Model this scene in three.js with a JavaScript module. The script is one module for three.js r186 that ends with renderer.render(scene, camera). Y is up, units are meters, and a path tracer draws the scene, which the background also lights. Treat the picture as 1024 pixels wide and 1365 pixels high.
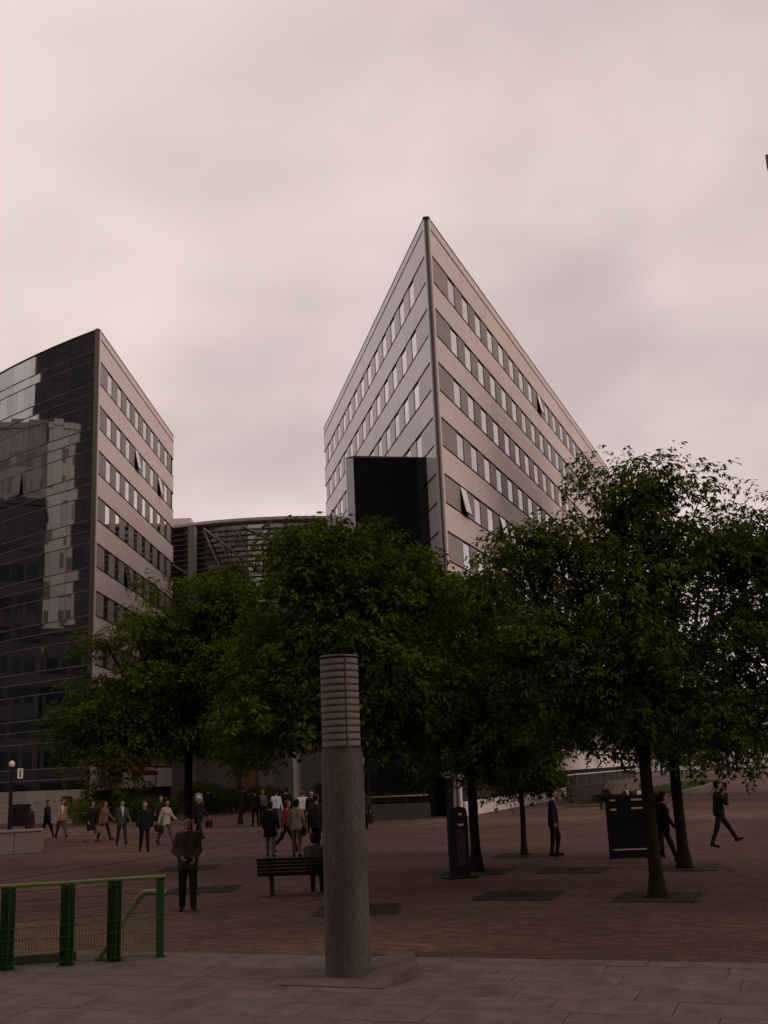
import * as THREE from 'three';
import { mergeGeometries, mergeVertices } from 'three/addons/utils/BufferGeometryUtils.js';
import { RoundedBoxGeometry } from 'three/addons/geometries/RoundedBoxGeometry.js';

// ---------------------------------------------------------------- camera
const scene = new THREE.Scene();
const camera = new THREE.PerspectiveCamera(50.42, 768 / 1024, 0.1, 3000);
camera.position.set(0, 2.5, 0);
camera.rotation.order = 'YXZ';
camera.rotation.set(THREE.MathUtils.degToRad(13.4), 0, -0.042);
// ---------------------------------------------------------------- helpers: noise
function rng(seed) { let a = seed >>> 0; return () => { a = (a + 0x6D2B79F5) | 0; let t = Math.imul(a ^ (a >>> 15), 1 | a); t = (t + Math.imul(t ^ (t >>> 7), 61 | t)) ^ t; return ((t ^ (t >>> 14)) >>> 0) / 4294967296; }; }
const h2 = (x, y, s = 0) => { let n = Math.imul(x | 0, 374761393) + Math.imul(y | 0, 668265263) + Math.imul(s, 1274126177); n = Math.imul(n ^ (n >>> 13), 1274126177); return ((n ^ (n >>> 16)) >>> 0) / 4294967296; };
function vnoise(x, y, s = 0, per = 0) {
  const xi = Math.floor(x), yi = Math.floor(y), fx = x - xi, fy = y - yi, u = fx * fx * (3 - 2 * fx), v = fy * fy * (3 - 2 * fy);
  const w = per ? (k) => ((k % per) + per) % per : (k) => k;
  const a = h2(w(xi), w(yi), s), b = h2(w(xi + 1), w(yi), s), c = h2(w(xi), w(yi + 1), s), d = h2(w(xi + 1), w(yi + 1), s);
  return a + (b - a) * u + (c - a) * v + (a - b - c + d) * u * v;
}
function fbm(x, y, o = 4, s = 0, per = 0) { let r = 0, a = 0.5, t = 0; for (let i = 0; i < o; i++) { r += a * vnoise(x, y, s + i, per ? per * (1 << i) : 0); t += a; a *= 0.5; x *= 2; y *= 2; } return r / t; }
// ---------------------------------------------------------------- sky: an even overcast with long soft streaks
{
  const W = 1024, Hh = 512, data = new Float32Array(W * Hh * 4);
  for (let j = 0; j < Hh; j++) {
    const el = ((j + 0.5) / Hh - 0.5) * Math.PI, sy = Math.sin(el), cy = Math.cos(el);
    for (let i = 0; i < W; i++) {
      const az = ((i + 0.5) / W - 0.5) * 2 * Math.PI, k = (j * W + i) * 4;
      if (sy < 0) { data[k] = 0.30; data[k + 1] = 0.25; data[k + 2] = 0.24; data[k + 3] = 1; continue; }
      const dx = cy * Math.cos(az), dz = cy * Math.sin(az), q = 1 / (sy + 0.22), px = dx * q, pz = dz * q;
      const rx = px * 0.8 + pz * 0.6, rz = -px * 0.6 + pz * 0.8;
      const wob = fbm(px * 1.1 + 7, pz * 1.1 + 3, 3, 9) * 1.6;
      const n = fbm(rx * 2.2 + wob * 0.8, rz * 2.6 - wob * 0.6 + 4, 6, 21) * 0.75 + fbm(px * 0.9 + 3, pz * 0.9 + 5, 3, 5) * 0.25;
      const c = Math.max(0, Math.min(1, (n - 0.3) / 0.4)), s = c * c * (3 - 2 * c);
      const w2 = fbm(rx * 4.2 + wob, rz * 4.6 - wob * 0.5, 5, 91), l = 0.84 + 0.31 * s + 0.20 * (w2 - 0.5);
      data[k] = 0.725 * l; data[k + 1] = (0.588 + 0.016 * s) * l; data[k + 2] = (0.588 - 0.002 * s) * l; data[k + 3] = 1;
    }
  }
  const t = new THREE.DataTexture(data, W, Hh, THREE.RGBAFormat, THREE.FloatType);
  t.mapping = THREE.EquirectangularReflectionMapping; t.magFilter = THREE.LinearFilter; t.minFilter = THREE.LinearFilter; t.needsUpdate = true;
  scene.background = t; scene.environment = t;
}
// ---------------------------------------------------------------- sun behind thick cloud
const sun = new THREE.DirectionalLight(0xffe9dc, 1.2);
sun.position.set(100, 68, -5); sun.castShadow = true; sun.shadow.radius = 45; sun.target.position.set(0, 0, -50);
sun.shadow.mapSize.set(2048, 2048);
Object.assign(sun.shadow.camera, { left: -120, right: 120, top: 120, bottom: -120, near: 1, far: 400 });
scene.add(sun, sun.target);
const renderer = new THREE.WebGLRenderer({ antialias: true });
renderer.toneMapping = THREE.LinearToneMapping;
renderer.toneMappingExposure = 1.0;
renderer.shadowMap.enabled = true;

// ---------------------------------------------------------------- helpers: materials
const lin = (r, g, b) => new THREE.Color().setRGB(r, g, b);
function tex(size, fn, srgb = true, rx = 1, ry = rx) {
  const d = new Uint8Array(size * size * 4);
  for (let j = 0; j < size; j++) for (let i = 0; i < size; i++) { const v = fn(i / size, j / size), k = (j * size + i) * 4; if (typeof v === 'number') d[k] = d[k + 1] = d[k + 2] = Math.max(0, Math.min(255, v * 255)); else for (let c = 0; c < 3; c++) d[k + c] = Math.max(0, Math.min(255, v[c] * 255)); d[k + 3] = 255; }
  const t = new THREE.DataTexture(d, size, size); t.wrapS = t.wrapT = THREE.RepeatWrapping; t.magFilter = THREE.LinearFilter; t.minFilter = THREE.LinearMipmapLinearFilter; t.generateMipmaps = true; t.repeat.set(rx, ry);
  if (srgb) t.colorSpace = THREE.SRGBColorSpace; t.needsUpdate = true; return t;
}
const grainT = tex(256, (u, v) => 0.80 + 0.2 * (0.55 * fbm(u * 8, v * 8, 3, 3, 8) + 0.45 * vnoise(u * 128, v * 128, 8, 128)));
const cloudT = tex(256, (u, v) => 0.88 + 0.08 * fbm(u * 8, v * 8, 5, 31, 8) + 0.04 * vnoise(u * 128, v * 128, 33, 128));
const streakT = tex(256, (u, v) => 0.82 + 0.18 * fbm(u * 32, v * 3, 4, 41, 0));
const speckT = tex(256, (u, v) => { const s = vnoise(u * 128, v * 128, 51, 128), a = fbm(u * 5, v * 5, 4, 55, 5); return 0.52 + 0.26 * a + 0.26 * s; });
const bumpT = tex(256, (u, v) => 0.5 * fbm(u * 16, v * 16, 4, 61, 16) + 0.5 * vnoise(u * 128, v * 128, 67, 128), false);
const mats = {};
function M(key, o = {}) { return (mats[key] ??= new THREE.MeshPhysicalMaterial({ roughness: 0.8, specularIntensity: (o.roughness ?? 0.8) > 0.55 && !o.metalness ? 0.2 : o.roughness > 0.3 ? 0.5 : 1, ...o })); }
// ---------------------------------------------------------------- helpers: geometry and naming
const used = {};
function numbered(n) { const c = used[n] = (used[n] ?? -1) + 1; return c ? `${n}_${String(c).padStart(3, '0')}` : n; }
function shade(o) { o.castShadow = o.receiveShadow = true; return o; }
function thing(name, label, category, pos = [0, 0, 0], turn = 0, group) {
  const g = new THREE.Group(); g.name = numbered(name); g.position.set(...pos); g.rotation.y = turn; g.userData = { label, category }; if (group) g.userData.group = group; scene.add(g); return g;
}
function part(name, geo, mat, parent, pos, rotY, kind) {
  const m = shade(new THREE.Mesh(geo, mat)); m.name = name; if (pos) m.position.set(...pos); if (rotY) m.rotation.y = rotY; if (kind) m.userData.kind = kind; parent.add(m); return m;
}
function structure(name, geo, mat) { const m = shade(new THREE.Mesh(geo, mat)); m.name = name; m.userData.kind = 'structure'; m.userData.label = name.replace(/_/g, ' '); scene.add(m); return m; }
const bx = (w, h, d, x = 0, y = 0, z = 0, ry = 0) => { const g = new THREE.BoxGeometry(w, h, d); if (ry) g.rotateY(ry); g.translate(x, y, z); return g; };
const rbx = (w, h, d, r, x = 0, y = 0, z = 0) => { const g = new RoundedBoxGeometry(w, h, d, 2, r); g.translate(x, y, z); return g; };
const cyl = (r1, r2, h, x = 0, y = 0, z = 0, seg = 20) => { const g = new THREE.CylinderGeometry(r1, r2, h, seg); g.translate(x, y, z); return g; };
function bar(a, b, r, seg = 6, r2 = r) { // round bar between two points
  const A = new THREE.Vector3(...a), B = new THREE.Vector3(...b), d = B.clone().sub(A), L = d.length();
  const g = new THREE.CylinderGeometry(r2, r, L, seg); g.translate(0, L / 2, 0); g.applyQuaternion(new THREE.Quaternion().setFromUnitVectors(new THREE.Vector3(0, 1, 0), d.normalize())); g.translate(...a); return g;
}
const merge = (gs) => mergeGeometries(gs.map((g) => { const q = g.index ? g.toNonIndexed() : g; for (const k of Object.keys(q.attributes)) if (!['position', 'normal', 'uv'].includes(k)) q.deleteAttribute(k); return q; }));
function prism(pts, y0, y1) { // pts: [x, z] outline
  const s = new THREE.Shape(pts.map(([x, z]) => new THREE.Vector2(x, -z))); const g = new THREE.ExtrudeGeometry(s, { depth: y1 - y0, bevelEnabled: false }); g.rotateX(-Math.PI / 2); g.translate(0, y0, 0); return g;
}
function sheet(pts, y) { const s = new THREE.Shape(pts.map(([x, z]) => new THREE.Vector2(x, -z))); const g = new THREE.ShapeGeometry(s); g.rotateX(-Math.PI / 2); g.translate(0, y, 0); const p = g.attributes.position, uv = g.attributes.uv; for (let i = 0; i < p.count; i++) uv.setXY(i, p.getX(i), p.getZ(i)); return g; }
const dir2 = (a, b) => { const L = Math.hypot(b[0] - a[0], b[1] - a[1]); return { u: [(b[0] - a[0]) / L, (b[1] - a[1]) / L], L }; };

// the paving grid of the square is turned 20 degrees from the view
const GA = THREE.MathUtils.degToRad(20), GU = [Math.sin(GA), -Math.cos(GA)], GV = [Math.cos(GA), Math.sin(GA)];
const grid = (u, v) => [GU[0] * u + GV[0] * v, GU[1] * u + GV[1] * v];
const toGrid = (x, z) => [x * GU[0] + z * GU[1], x * GV[0] + z * GV[1]];

// ================================================================ GROUND
const GE = 15.12; // u of the joint between grey slabs and brick
structure('ground', (() => { const g = new THREE.PlaneGeometry(2400, 2400); g.rotateX(-Math.PI / 2); g.translate(0, -0.2, -300); return g; })(), M('far_ground', { color: lin(0.09, 0.075, 0.065), roughness: 0.95 }));
{
  // brick paving: a sheet that carries the joints (near) and the far brick colour, with real bricks standing 6 mm proud near by
  const BW = 0.22, BH = 0.11, tiles = 96;
  const S = 2048, span = tiles * BW, d = new Uint8Array(S * S * 4);
  for (let j = 0; j < S; j++) for (let i = 0; i < S; i++) {
    const x = i / S * span, y = j / S * span, row = Math.floor(y / BH), xx = x + (row & 1 ? BW / 2 : 0), col = Math.floor(xx / BW) % tiles, fx = xx / BW - Math.floor(xx / BW), fy = y / BH - row;
    const joint = fx < 0.04 || fy < 0.08, t = h2(col, row, 5), p = fbm(i / S * 6, j / S * 6, 5, 71, 6), k = (j * S + i) * 4;
    const l = (0.62 + 0.35 * t) * (0.72 + 0.5 * p) * (joint ? 0.72 : 1);
    d[k] = 255 * Math.min(1, 0.93 * l); d[k + 1] = 255 * Math.min(1, (0.86 + 0.06 * h2(col, row, 9)) * l); d[k + 2] = 255 * Math.min(1, 0.86 * l); d[k + 3] = 255;
  }
  const bt = new THREE.DataTexture(d, S, S); bt.wrapS = bt.wrapT = THREE.RepeatWrapping; bt.magFilter = THREE.LinearFilter; bt.minFilter = THREE.LinearMipmapLinearFilter; bt.generateMipmaps = true; bt.colorSpace = THREE.SRGBColorSpace; bt.needsUpdate = true;
  const g = sheet([grid(GE, -60), grid(GE, 45), grid(190, 45), grid(190, -60)], -0.006);
  { const p = g.attributes.position, uv = g.attributes.uv; for (let i = 0; i < p.count; i++) { const [u, v] = toGrid(p.getX(i), p.getZ(i)); uv.setXY(i, v / span, u / span); } }
  const paving = structure('brick_paving', g, M('brick_sheet', { map: bt, color: lin(0.215, 0.143, 0.12), roughness: 0.9 }));
  paving.userData.label = 'red brown brick paving of the square under the trees';
  // bricks
  const bm = [0, 1, 2, 3, 4].map((i) => M('brick' + i, { color: lin(...[[0.085, 0.046, 0.033], [0.098, 0.053, 0.038], [0.073, 0.041, 0.032], [0.088, 0.052, 0.04], [0.077, 0.045, 0.036]][i]), roughness: 0.88, map: grainT }));
  const bg = new THREE.BoxGeometry(BW - 0.008, 0.03, BH - 0.008); const inst = [];
  for (let r = 0; r * BH + GE < 48; r++) { const u = GE + (r + 0.5) * BH + 0.01;
    for (let c = -160; c < 110; c++) { const v = (c + (r & 1 ? 0.5 : 0)) * BW, [x, z] = grid(u, v); if (z > -13 || Math.abs(x) > -z * 0.40 + 1.4) continue; inst.push([x, z, r, c]); } }
  inst.sort((a, b) => (a[0] ** 2 + a[1] ** 2) - (b[0] ** 2 + b[1] ** 2));
  const far = new THREE.InstancedMesh(bg, M('brick_inst', { color: 0xffffff, roughness: 0.88, map: grainT }), inst.length - 300); far.name = 'paving_bricks'; far.userData.kind = 'stuff'; shade(far);
  const m4 = new THREE.Matrix4(), q = new THREE.Quaternion(), e = new THREE.Euler(), col = new THREE.Color();
  inst.forEach(([x, z, r, c], i) => {
    const y = -0.015 + (h2(r, c, 1) - 0.5) * 0.003, tx = (h2(r, c, 2) - 0.5) * 0.012, tz = (h2(r, c, 3) - 0.5) * 0.012, pch = fbm(x * 0.35 + 50, z * 0.35 + 90, 4, 77);
    if (i < 300) { const m = part('brick', bg, bm[Math.floor(h2(r, c, 4) * 5)], paving, [x, y, z], -GA); m.rotation.x = tx; return; }
    e.set(tx, -GA, tz); m4.compose(new THREE.Vector3(x, y, z), q.setFromEuler(e), new THREE.Vector3(1, 1, 1)); far.setMatrixAt(i - 300, m4);
    const t = (0.72 + 0.5 * h2(r, c, 5)) * (0.56 + 0.88 * pch), b = h2(r, c, 6); far.setColorAt(i - 300, col.setRGB(0.098 * t, (0.052 + 0.008 * b) * t, (0.038 + 0.008 * b) * t));
  });
  paving.add(far);
}
{ // grey stone slabs in the foreground, each one a stone of its own
  const base = structure('stone_paving', sheet([grid(GE + 0.3, -22), grid(GE + 0.3, 22), grid(-8, 22), grid(-8, -22)], -0.012), M('slab_joint', { color: lin(0.085, 0.072, 0.064), roughness: 1 }));
  base.userData.label = 'grey stone slab paving at the edge of the bricks';
  const cols = [[0.176, 0.134, 0.110], [0.19, 0.143, 0.117], [0.162, 0.125, 0.104], [0.184, 0.142, 0.116]];
  const rr = rng(5), sm = []; for (let i = 0; i < 4; i++) { const t = speckT.clone(); t.repeat.set(0.8, 0.8); t.offset.set(i * 0.23, i * 0.37); t.needsUpdate = true; sm.push(M('slab' + i, { color: lin(...cols[i]), map: t, roughness: 0.86, bumpMap: bumpT, bumpScale: 0.003 })); }
  let u = GE; const D = 0.68;
  for (let k = 0; k < 8; k++) {
    const d = k === 0 ? 0.42 : D; let v = -14 + rr() * 1.2; const uc = u - d / 2;
    while (v < 11) { const w = 1.25 + rr() * 0.25, [x, z] = grid(uc, v + w / 2); v += w; if (z > -9.4 || Math.abs(x) > -z * 0.5 + 2) continue;
      const g = new RoundedBoxGeometry(w - 0.014, 0.06, d - 0.014, 1, 0.006); { const p = g.attributes.position, uv = g.attributes.uv, ou = rr() * 5; for (let i = 0; i < p.count; i++) uv.setXY(i, p.getX(i) + ou, p.getZ(i) + ou * 1.7); }
      const m = part('slab', g, sm[Math.floor(rr() * 4)], base, [x, -0.03 + (rr() - 0.5) * 0.005, z], -GA); m.rotation.z = (rr() - 0.5) * 0.004; }
    u -= d;
  }
}
{ // drainage channel that crosses the bricks
  const a = [-11.2, -30.4], b = [-2.2, -54.3], { u, L } = dir2(a, b);
  const ch = thing('drainage_channel', 'thin dark drainage channel running across the brick paving', 'drain', [a[0], 0, a[1]], Math.atan2(-u[1], u[0]));
  part('edge_strip', bx(L, 0.012, 0.03, L / 2, 0.002, 0.06), M('iron', { color: lin(0.03, 0.028, 0.027), roughness: 0.6, metalness: 0.4 }), ch);
  part('edge_strip', bx(L, 0.012, 0.03, L / 2, 0.002, -0.06), M('iron'), ch);
  part('slot', bx(L, 0.008, 0.09, L / 2, 0.001, 0), M('soot', { color: lin(0.012, 0.011, 0.010), roughness: 1 }), ch);
}
// ================================================================ MATERIALS FOR THE BUILDINGS
const stoneM = [0, 1, 2, 3].map((i) => M('stone' + i, { color: lin(...[[0.70, 0.60, 0.56], [0.725, 0.61, 0.565], [0.675, 0.585, 0.545], [0.71, 0.595, 0.545]][i]), map: cloudT, roughness: 0.75 }));
const greyM = [0, 1].map((i) => M('grey_panel' + i, { color: lin(...[[0.33, 0.285, 0.26], [0.36, 0.31, 0.285]][i]), map: grainT, roughness: 0.6 }));
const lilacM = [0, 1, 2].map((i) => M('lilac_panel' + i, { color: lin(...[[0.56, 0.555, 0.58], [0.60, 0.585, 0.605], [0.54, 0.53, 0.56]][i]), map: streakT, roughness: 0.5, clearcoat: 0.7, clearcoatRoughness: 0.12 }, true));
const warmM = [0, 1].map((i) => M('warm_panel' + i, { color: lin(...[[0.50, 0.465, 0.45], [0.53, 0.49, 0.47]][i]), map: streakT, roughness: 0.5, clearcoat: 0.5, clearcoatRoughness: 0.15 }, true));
const skyGlassV = [[0.54, 0.535, 0.53], [0.50, 0.50, 0.50], [0.57, 0.56, 0.545]].map((c, i) => M('sky_glass' + i, { color: lin(...c), metalness: 1, roughness: 0.04 })), skyGlass = skyGlassV[0];
const darkGlass = [0, 1, 2].map((i) => M('dark_glass' + i, { color: lin(...[[0.37, 0.38, 0.39], [0.33, 0.34, 0.35], [0.41, 0.415, 0.42]][i]), metalness: 1, roughness: 0.025 }));
const blackGlass = M('black_glass', { color: lin(0.006, 0.006, 0.006), roughness: 0.06, ior: 1.5 }, true);
const bronze = M('bronze', { color: lin(0.055, 0.045, 0.04), roughness: 0.5, metalness: 0.3 });
const jointM = M('joint', { color: lin(0.035, 0.028, 0.026), roughness: 0.9 });
const silver = M('silver', { color: lin(0.42, 0.40, 0.39), roughness: 0.4, metalness: 0.7 });
const roofM = M('roof', { color: lin(0.16, 0.15, 0.15), roughness: 0.95, map: cloudT });

// A facade from plan point a to plan point b (its outside is on the right hand of a person walking a -> b seen from above);
// storeys of window band and panel band; pieces are children of the building.
const H = 34.63, ST = 3.37, WT = 32.3, WH = 1.69, GAPH = 0.09;
function facade(bld, a, b, o) {
  const { u, L } = dir2(a, b), n = [-u[1], u[0]], turn = Math.atan2(-u[1], u[0]);
  const put = (name, geo, mat, s, y, off = 0.06) => part(name, geo, mat, bld, [a[0] + u[0] * s + n[0] * off - bld.position.x, y, a[1] + u[1] * s + n[1] * off - bld.position.z], turn);
  const cache = {}, box = (w, h, d = 0.12) => (cache[`${w.toFixed(3)},${h.toFixed(3)},${d}`] ??= new THREE.BoxGeometry(w, h, d));
  const r = rng(o.seed), flip = o.fromEnd, S = (s) => (flip ? L - s : s);
  const rest = { window: [], panel: [], band: [] };
  const bake = (list, w, h, s, y, off) => { const g = box(w, h).clone(); g.rotateY(turn); g.translate(a[0] + u[0] * s + n[0] * off - bld.position.x, y, a[1] + u[1] * s + n[1] * off - bld.position.z); list.push(g); };
  // coping band and the bands between window rows: long panels with thin upright joints
  const bandPanels = (y0, y1, single) => {
    let s = o.s0; const h = y1 - y0 - GAPH, pw = o.bandW;
    while (s < L - 0.3) { const w = Math.min(pw, L - 0.06 - s); if (w < 0.25) break; const c = S(s + w / 2);
      if (single) put('stone_panel', box(w - 0.012, h), o.band[Math.floor(r() * o.band.length)], c, (y0 + y1) / 2, 0.06); else bake(rest.band, w - 0.012, h, c, (y0 + y1) / 2, 0.06); s += w; }
  };
  bandPanels(34.0, H, true);
  bandPanels(WT, 34.0, true);
  for (let k = 0; k < 10; k++) {
    const yt = WT - k * ST, yb = yt - WH, single = k < o.shown || k === 9; if (yb < 0.4) break;
    const h = WH - GAPH, y = (yt + yb) / 2; let s = o.s0, idx = 0;
    for (let j = 0; ; j++) {
      const ws = o.first + j * o.module; if (s >= L - 0.2) break;
      const end = Math.min(ws, L - 0.06), pw = end - s;
      if (pw > 0.1) { const c = S(s + pw / 2); if (single) put('grey_panel', box(pw - 0.012, h), o.panel[Math.floor(r() * o.panel.length)], c, y, 0.05); else bake(rest.panel, pw - 0.012, h, c, y, 0.05); }
      if (ws + o.win > L - 0.06) break;
      const c = S(ws + o.win / 2), open = o.open?.some(([a1, b1]) => a1 === k && b1 === j);
      if (open) {
        part('window_recess', box(o.win, h, 0.04), M('soot'), bld, [a[0] + u[0] * c - bld.position.x, y, a[1] + u[1] * c - bld.position.z], turn).position.add(new THREE.Vector3(n[0] * 0.012, 0, n[1] * 0.012));
        const gg = new THREE.BoxGeometry(o.win - 0.04, h - 0.02, 0.05); gg.translate(0, -h / 2, 0);
        const w = put('open_window', gg, skyGlass, c, yt - GAPH / 2, 0.10); w.rotation.order = 'YXZ'; w.rotation.x = -0.19;
        part('window_frame', merge([bx(o.win, 0.05, 0.07, 0, -h, 0.0), bx(0.04, h, 0.07, o.win / 2 - 0.02, -h / 2, 0), bx(0.04, h, 0.07, -o.win / 2 + 0.02, -h / 2, 0)]), bronze, w);
      } else if (single) { const w = put('window', box(o.win - 0.012, h, 0.06), skyGlassV[Math.floor(r() * 3)], c, y, 0.045); w.rotation.y += (r() - 0.5) * 0.006; w.rotation.x = (r() - 0.5) * 0.004; } else bake(rest.window, o.win - 0.012, h, c, y, 0.05);
      s = ws + o.win; idx++;
    }
    bandPanels(Math.max(0.05, yt - ST), yb, k < o.shown || k === 9);
  }
  for (const [nm, list, mat] of [['lower_windows', rest.window, skyGlass], ['lower_grey_panels', rest.panel, o.panel[0]], ['lower_stone_panels', rest.band, o.band[0]]]) if (list.length) part(nm, merge(list), mat, bld, undefined, 0, 'stuff');
  // dark joint rails between the rows
  { const jr = box(L - o.s0 - 0.08, 0.11, 0.10), ys = [34.0, WT]; for (let k = 0; k < 10; k++) { const yt = WT - k * ST; if (yt - WH < 0.4) break; ys.push(yt - WH, Math.max(0.05, yt - ST)); } for (const y of ys) if (y > 0.5) put('joint_rail', jr, jointM, S(o.s0 + (L - o.s0 - 0.08) / 2), y, 0.08); }
  // edge strips
  put('corner_strip', box(0.25, H - 0.05, 0.20), o.band[0], S(o.s0 - 0.15), H / 2, 0.03);
  put('parapet_cap', box(L, 0.10, 0.36), bronze, L / 2, H + 0.03, -0.05);
}
// ================================================================ BUILDING: the sharp wedge
const A0 = [3.25, -59.31], A1 = [25.61, -119.12], A2 = [-5.34, -99.57];
{
  const b = thing('wedge_office_building', 'tall pale stone office building with a knife sharp corner and a black glass box', 'building', [A0[0], 0, A0[1]]);
  const P = ([x, z]) => [x - A0[0], z - A0[1]];
  part('core_wall', prism([P(A0), P(A1), P([4, -128]), P(A2)].reverse(), 0, H - 0.02), jointM, b);
  part('roof_deck', prism([P([3.3, -62.5]), P([24.2, -118.6]), P([3.6, -126]), P([-4.5, -99.6])].reverse(), H - 0.02, H + 0.06), roofM, b);
  facade(b, A0, A1, { seed: 3, s0: 0.42, first: 3.42, module: 2.99, win: 1.40, bandW: 5.98, band: stoneM, panel: greyM, shown: 7, open: [[0, 8], [4, 0], [4, 3]] });
  facade(b, A2, A0, { seed: 4, s0: 0.42, first: 3.44, module: 2.85, win: 1.33, bandW: 2.85, band: lilacM, panel: warmM, shown: 6, fromEnd: true });
  // sharp bronze nose
  part('corner_post', prism([[-0.075, -0.22], [0, 0.06], [0.10, -0.24]].reverse(), 0, H + 0.07), bronze, b);
  // plinth along the street side
  // the black glass box that grows out of the left flank
  const R = [2.73, -61.77], Lf = [-1.62, -60.86], Lb = [-2.06, -61.15], Ltop = 20.4;
  const back = [-0.6, -71], q = [2.4, -63.5];
  part('box_core', prism([P(R), P(q), P([0.8, -70.8]), P(back), P([-2.02, -61.2]), P([-1.6, -60.92])], 0, Ltop - 0.08), M('soot'), b);
  part('box_roof_trim', prism([P([R[0] + 0.05, R[1] + 0.03]), P(q), P([0.8, -70.8]), P([back[0] - 0.1, back[1]]), P([Lb[0] - 0.06, Lb[1] + 0.02]), P([Lf[0] - 0.02, Lf[1] + 0.08])], Ltop - 0.08, Ltop + 0.02), bronze, b);
  const pane = (p, e, rows, cols, mat, rr) => { const { u, L } = dir2(p, e), n = [-u[1], u[0]], w = L / cols, hh = Ltop / rows, g = new THREE.BoxGeometry(w - 0.01, hh - 0.01, 0.05);
    for (let i = 0; i < cols; i++) for (let k = 0; k < rows; k++) { const s = (i + 0.5) * w, m = part('box_pane', g, mat, b, [p[0] + u[0] * s + n[0] * 0.035 - A0[0], (k + 0.5) * hh - 0.05, p[1] + u[1] * s + n[1] * 0.035 - A0[1]], Math.atan2(-u[1], u[0]) + (rr() - 0.5) * 0.004); m.rotation.x = (rr() - 0.5) * 0.004; } };
  pane(Lf, R, 12, 3, blackGlass, rng(8)); pane(Lb, Lf, 12, 1, M('box_side_glass', { color: lin(0.17, 0.18, 0.19), metalness: 1, roughness: 0.04 }), rng(9)); pane(back, Lb, 6, 4, darkGlass[1], rng(10));
  // stone foot of the street facade
  const { u } = dir2(A0, A1), n = [-u[1], u[0]], t = Math.atan2(-u[1], u[0]);
  for (let k = 0; k < 11; k++) { const s = 0.5 + k * 5.98 + 2.99; part('plinth_stone', new RoundedBoxGeometry(5.96, 0.75, 0.2, 1, 0.02), stoneM[k % 4], b, [u[0] * s + n[0] * 0.16, 0.375, u[1] * s + n[1] * 0.16], t); }
}
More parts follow.
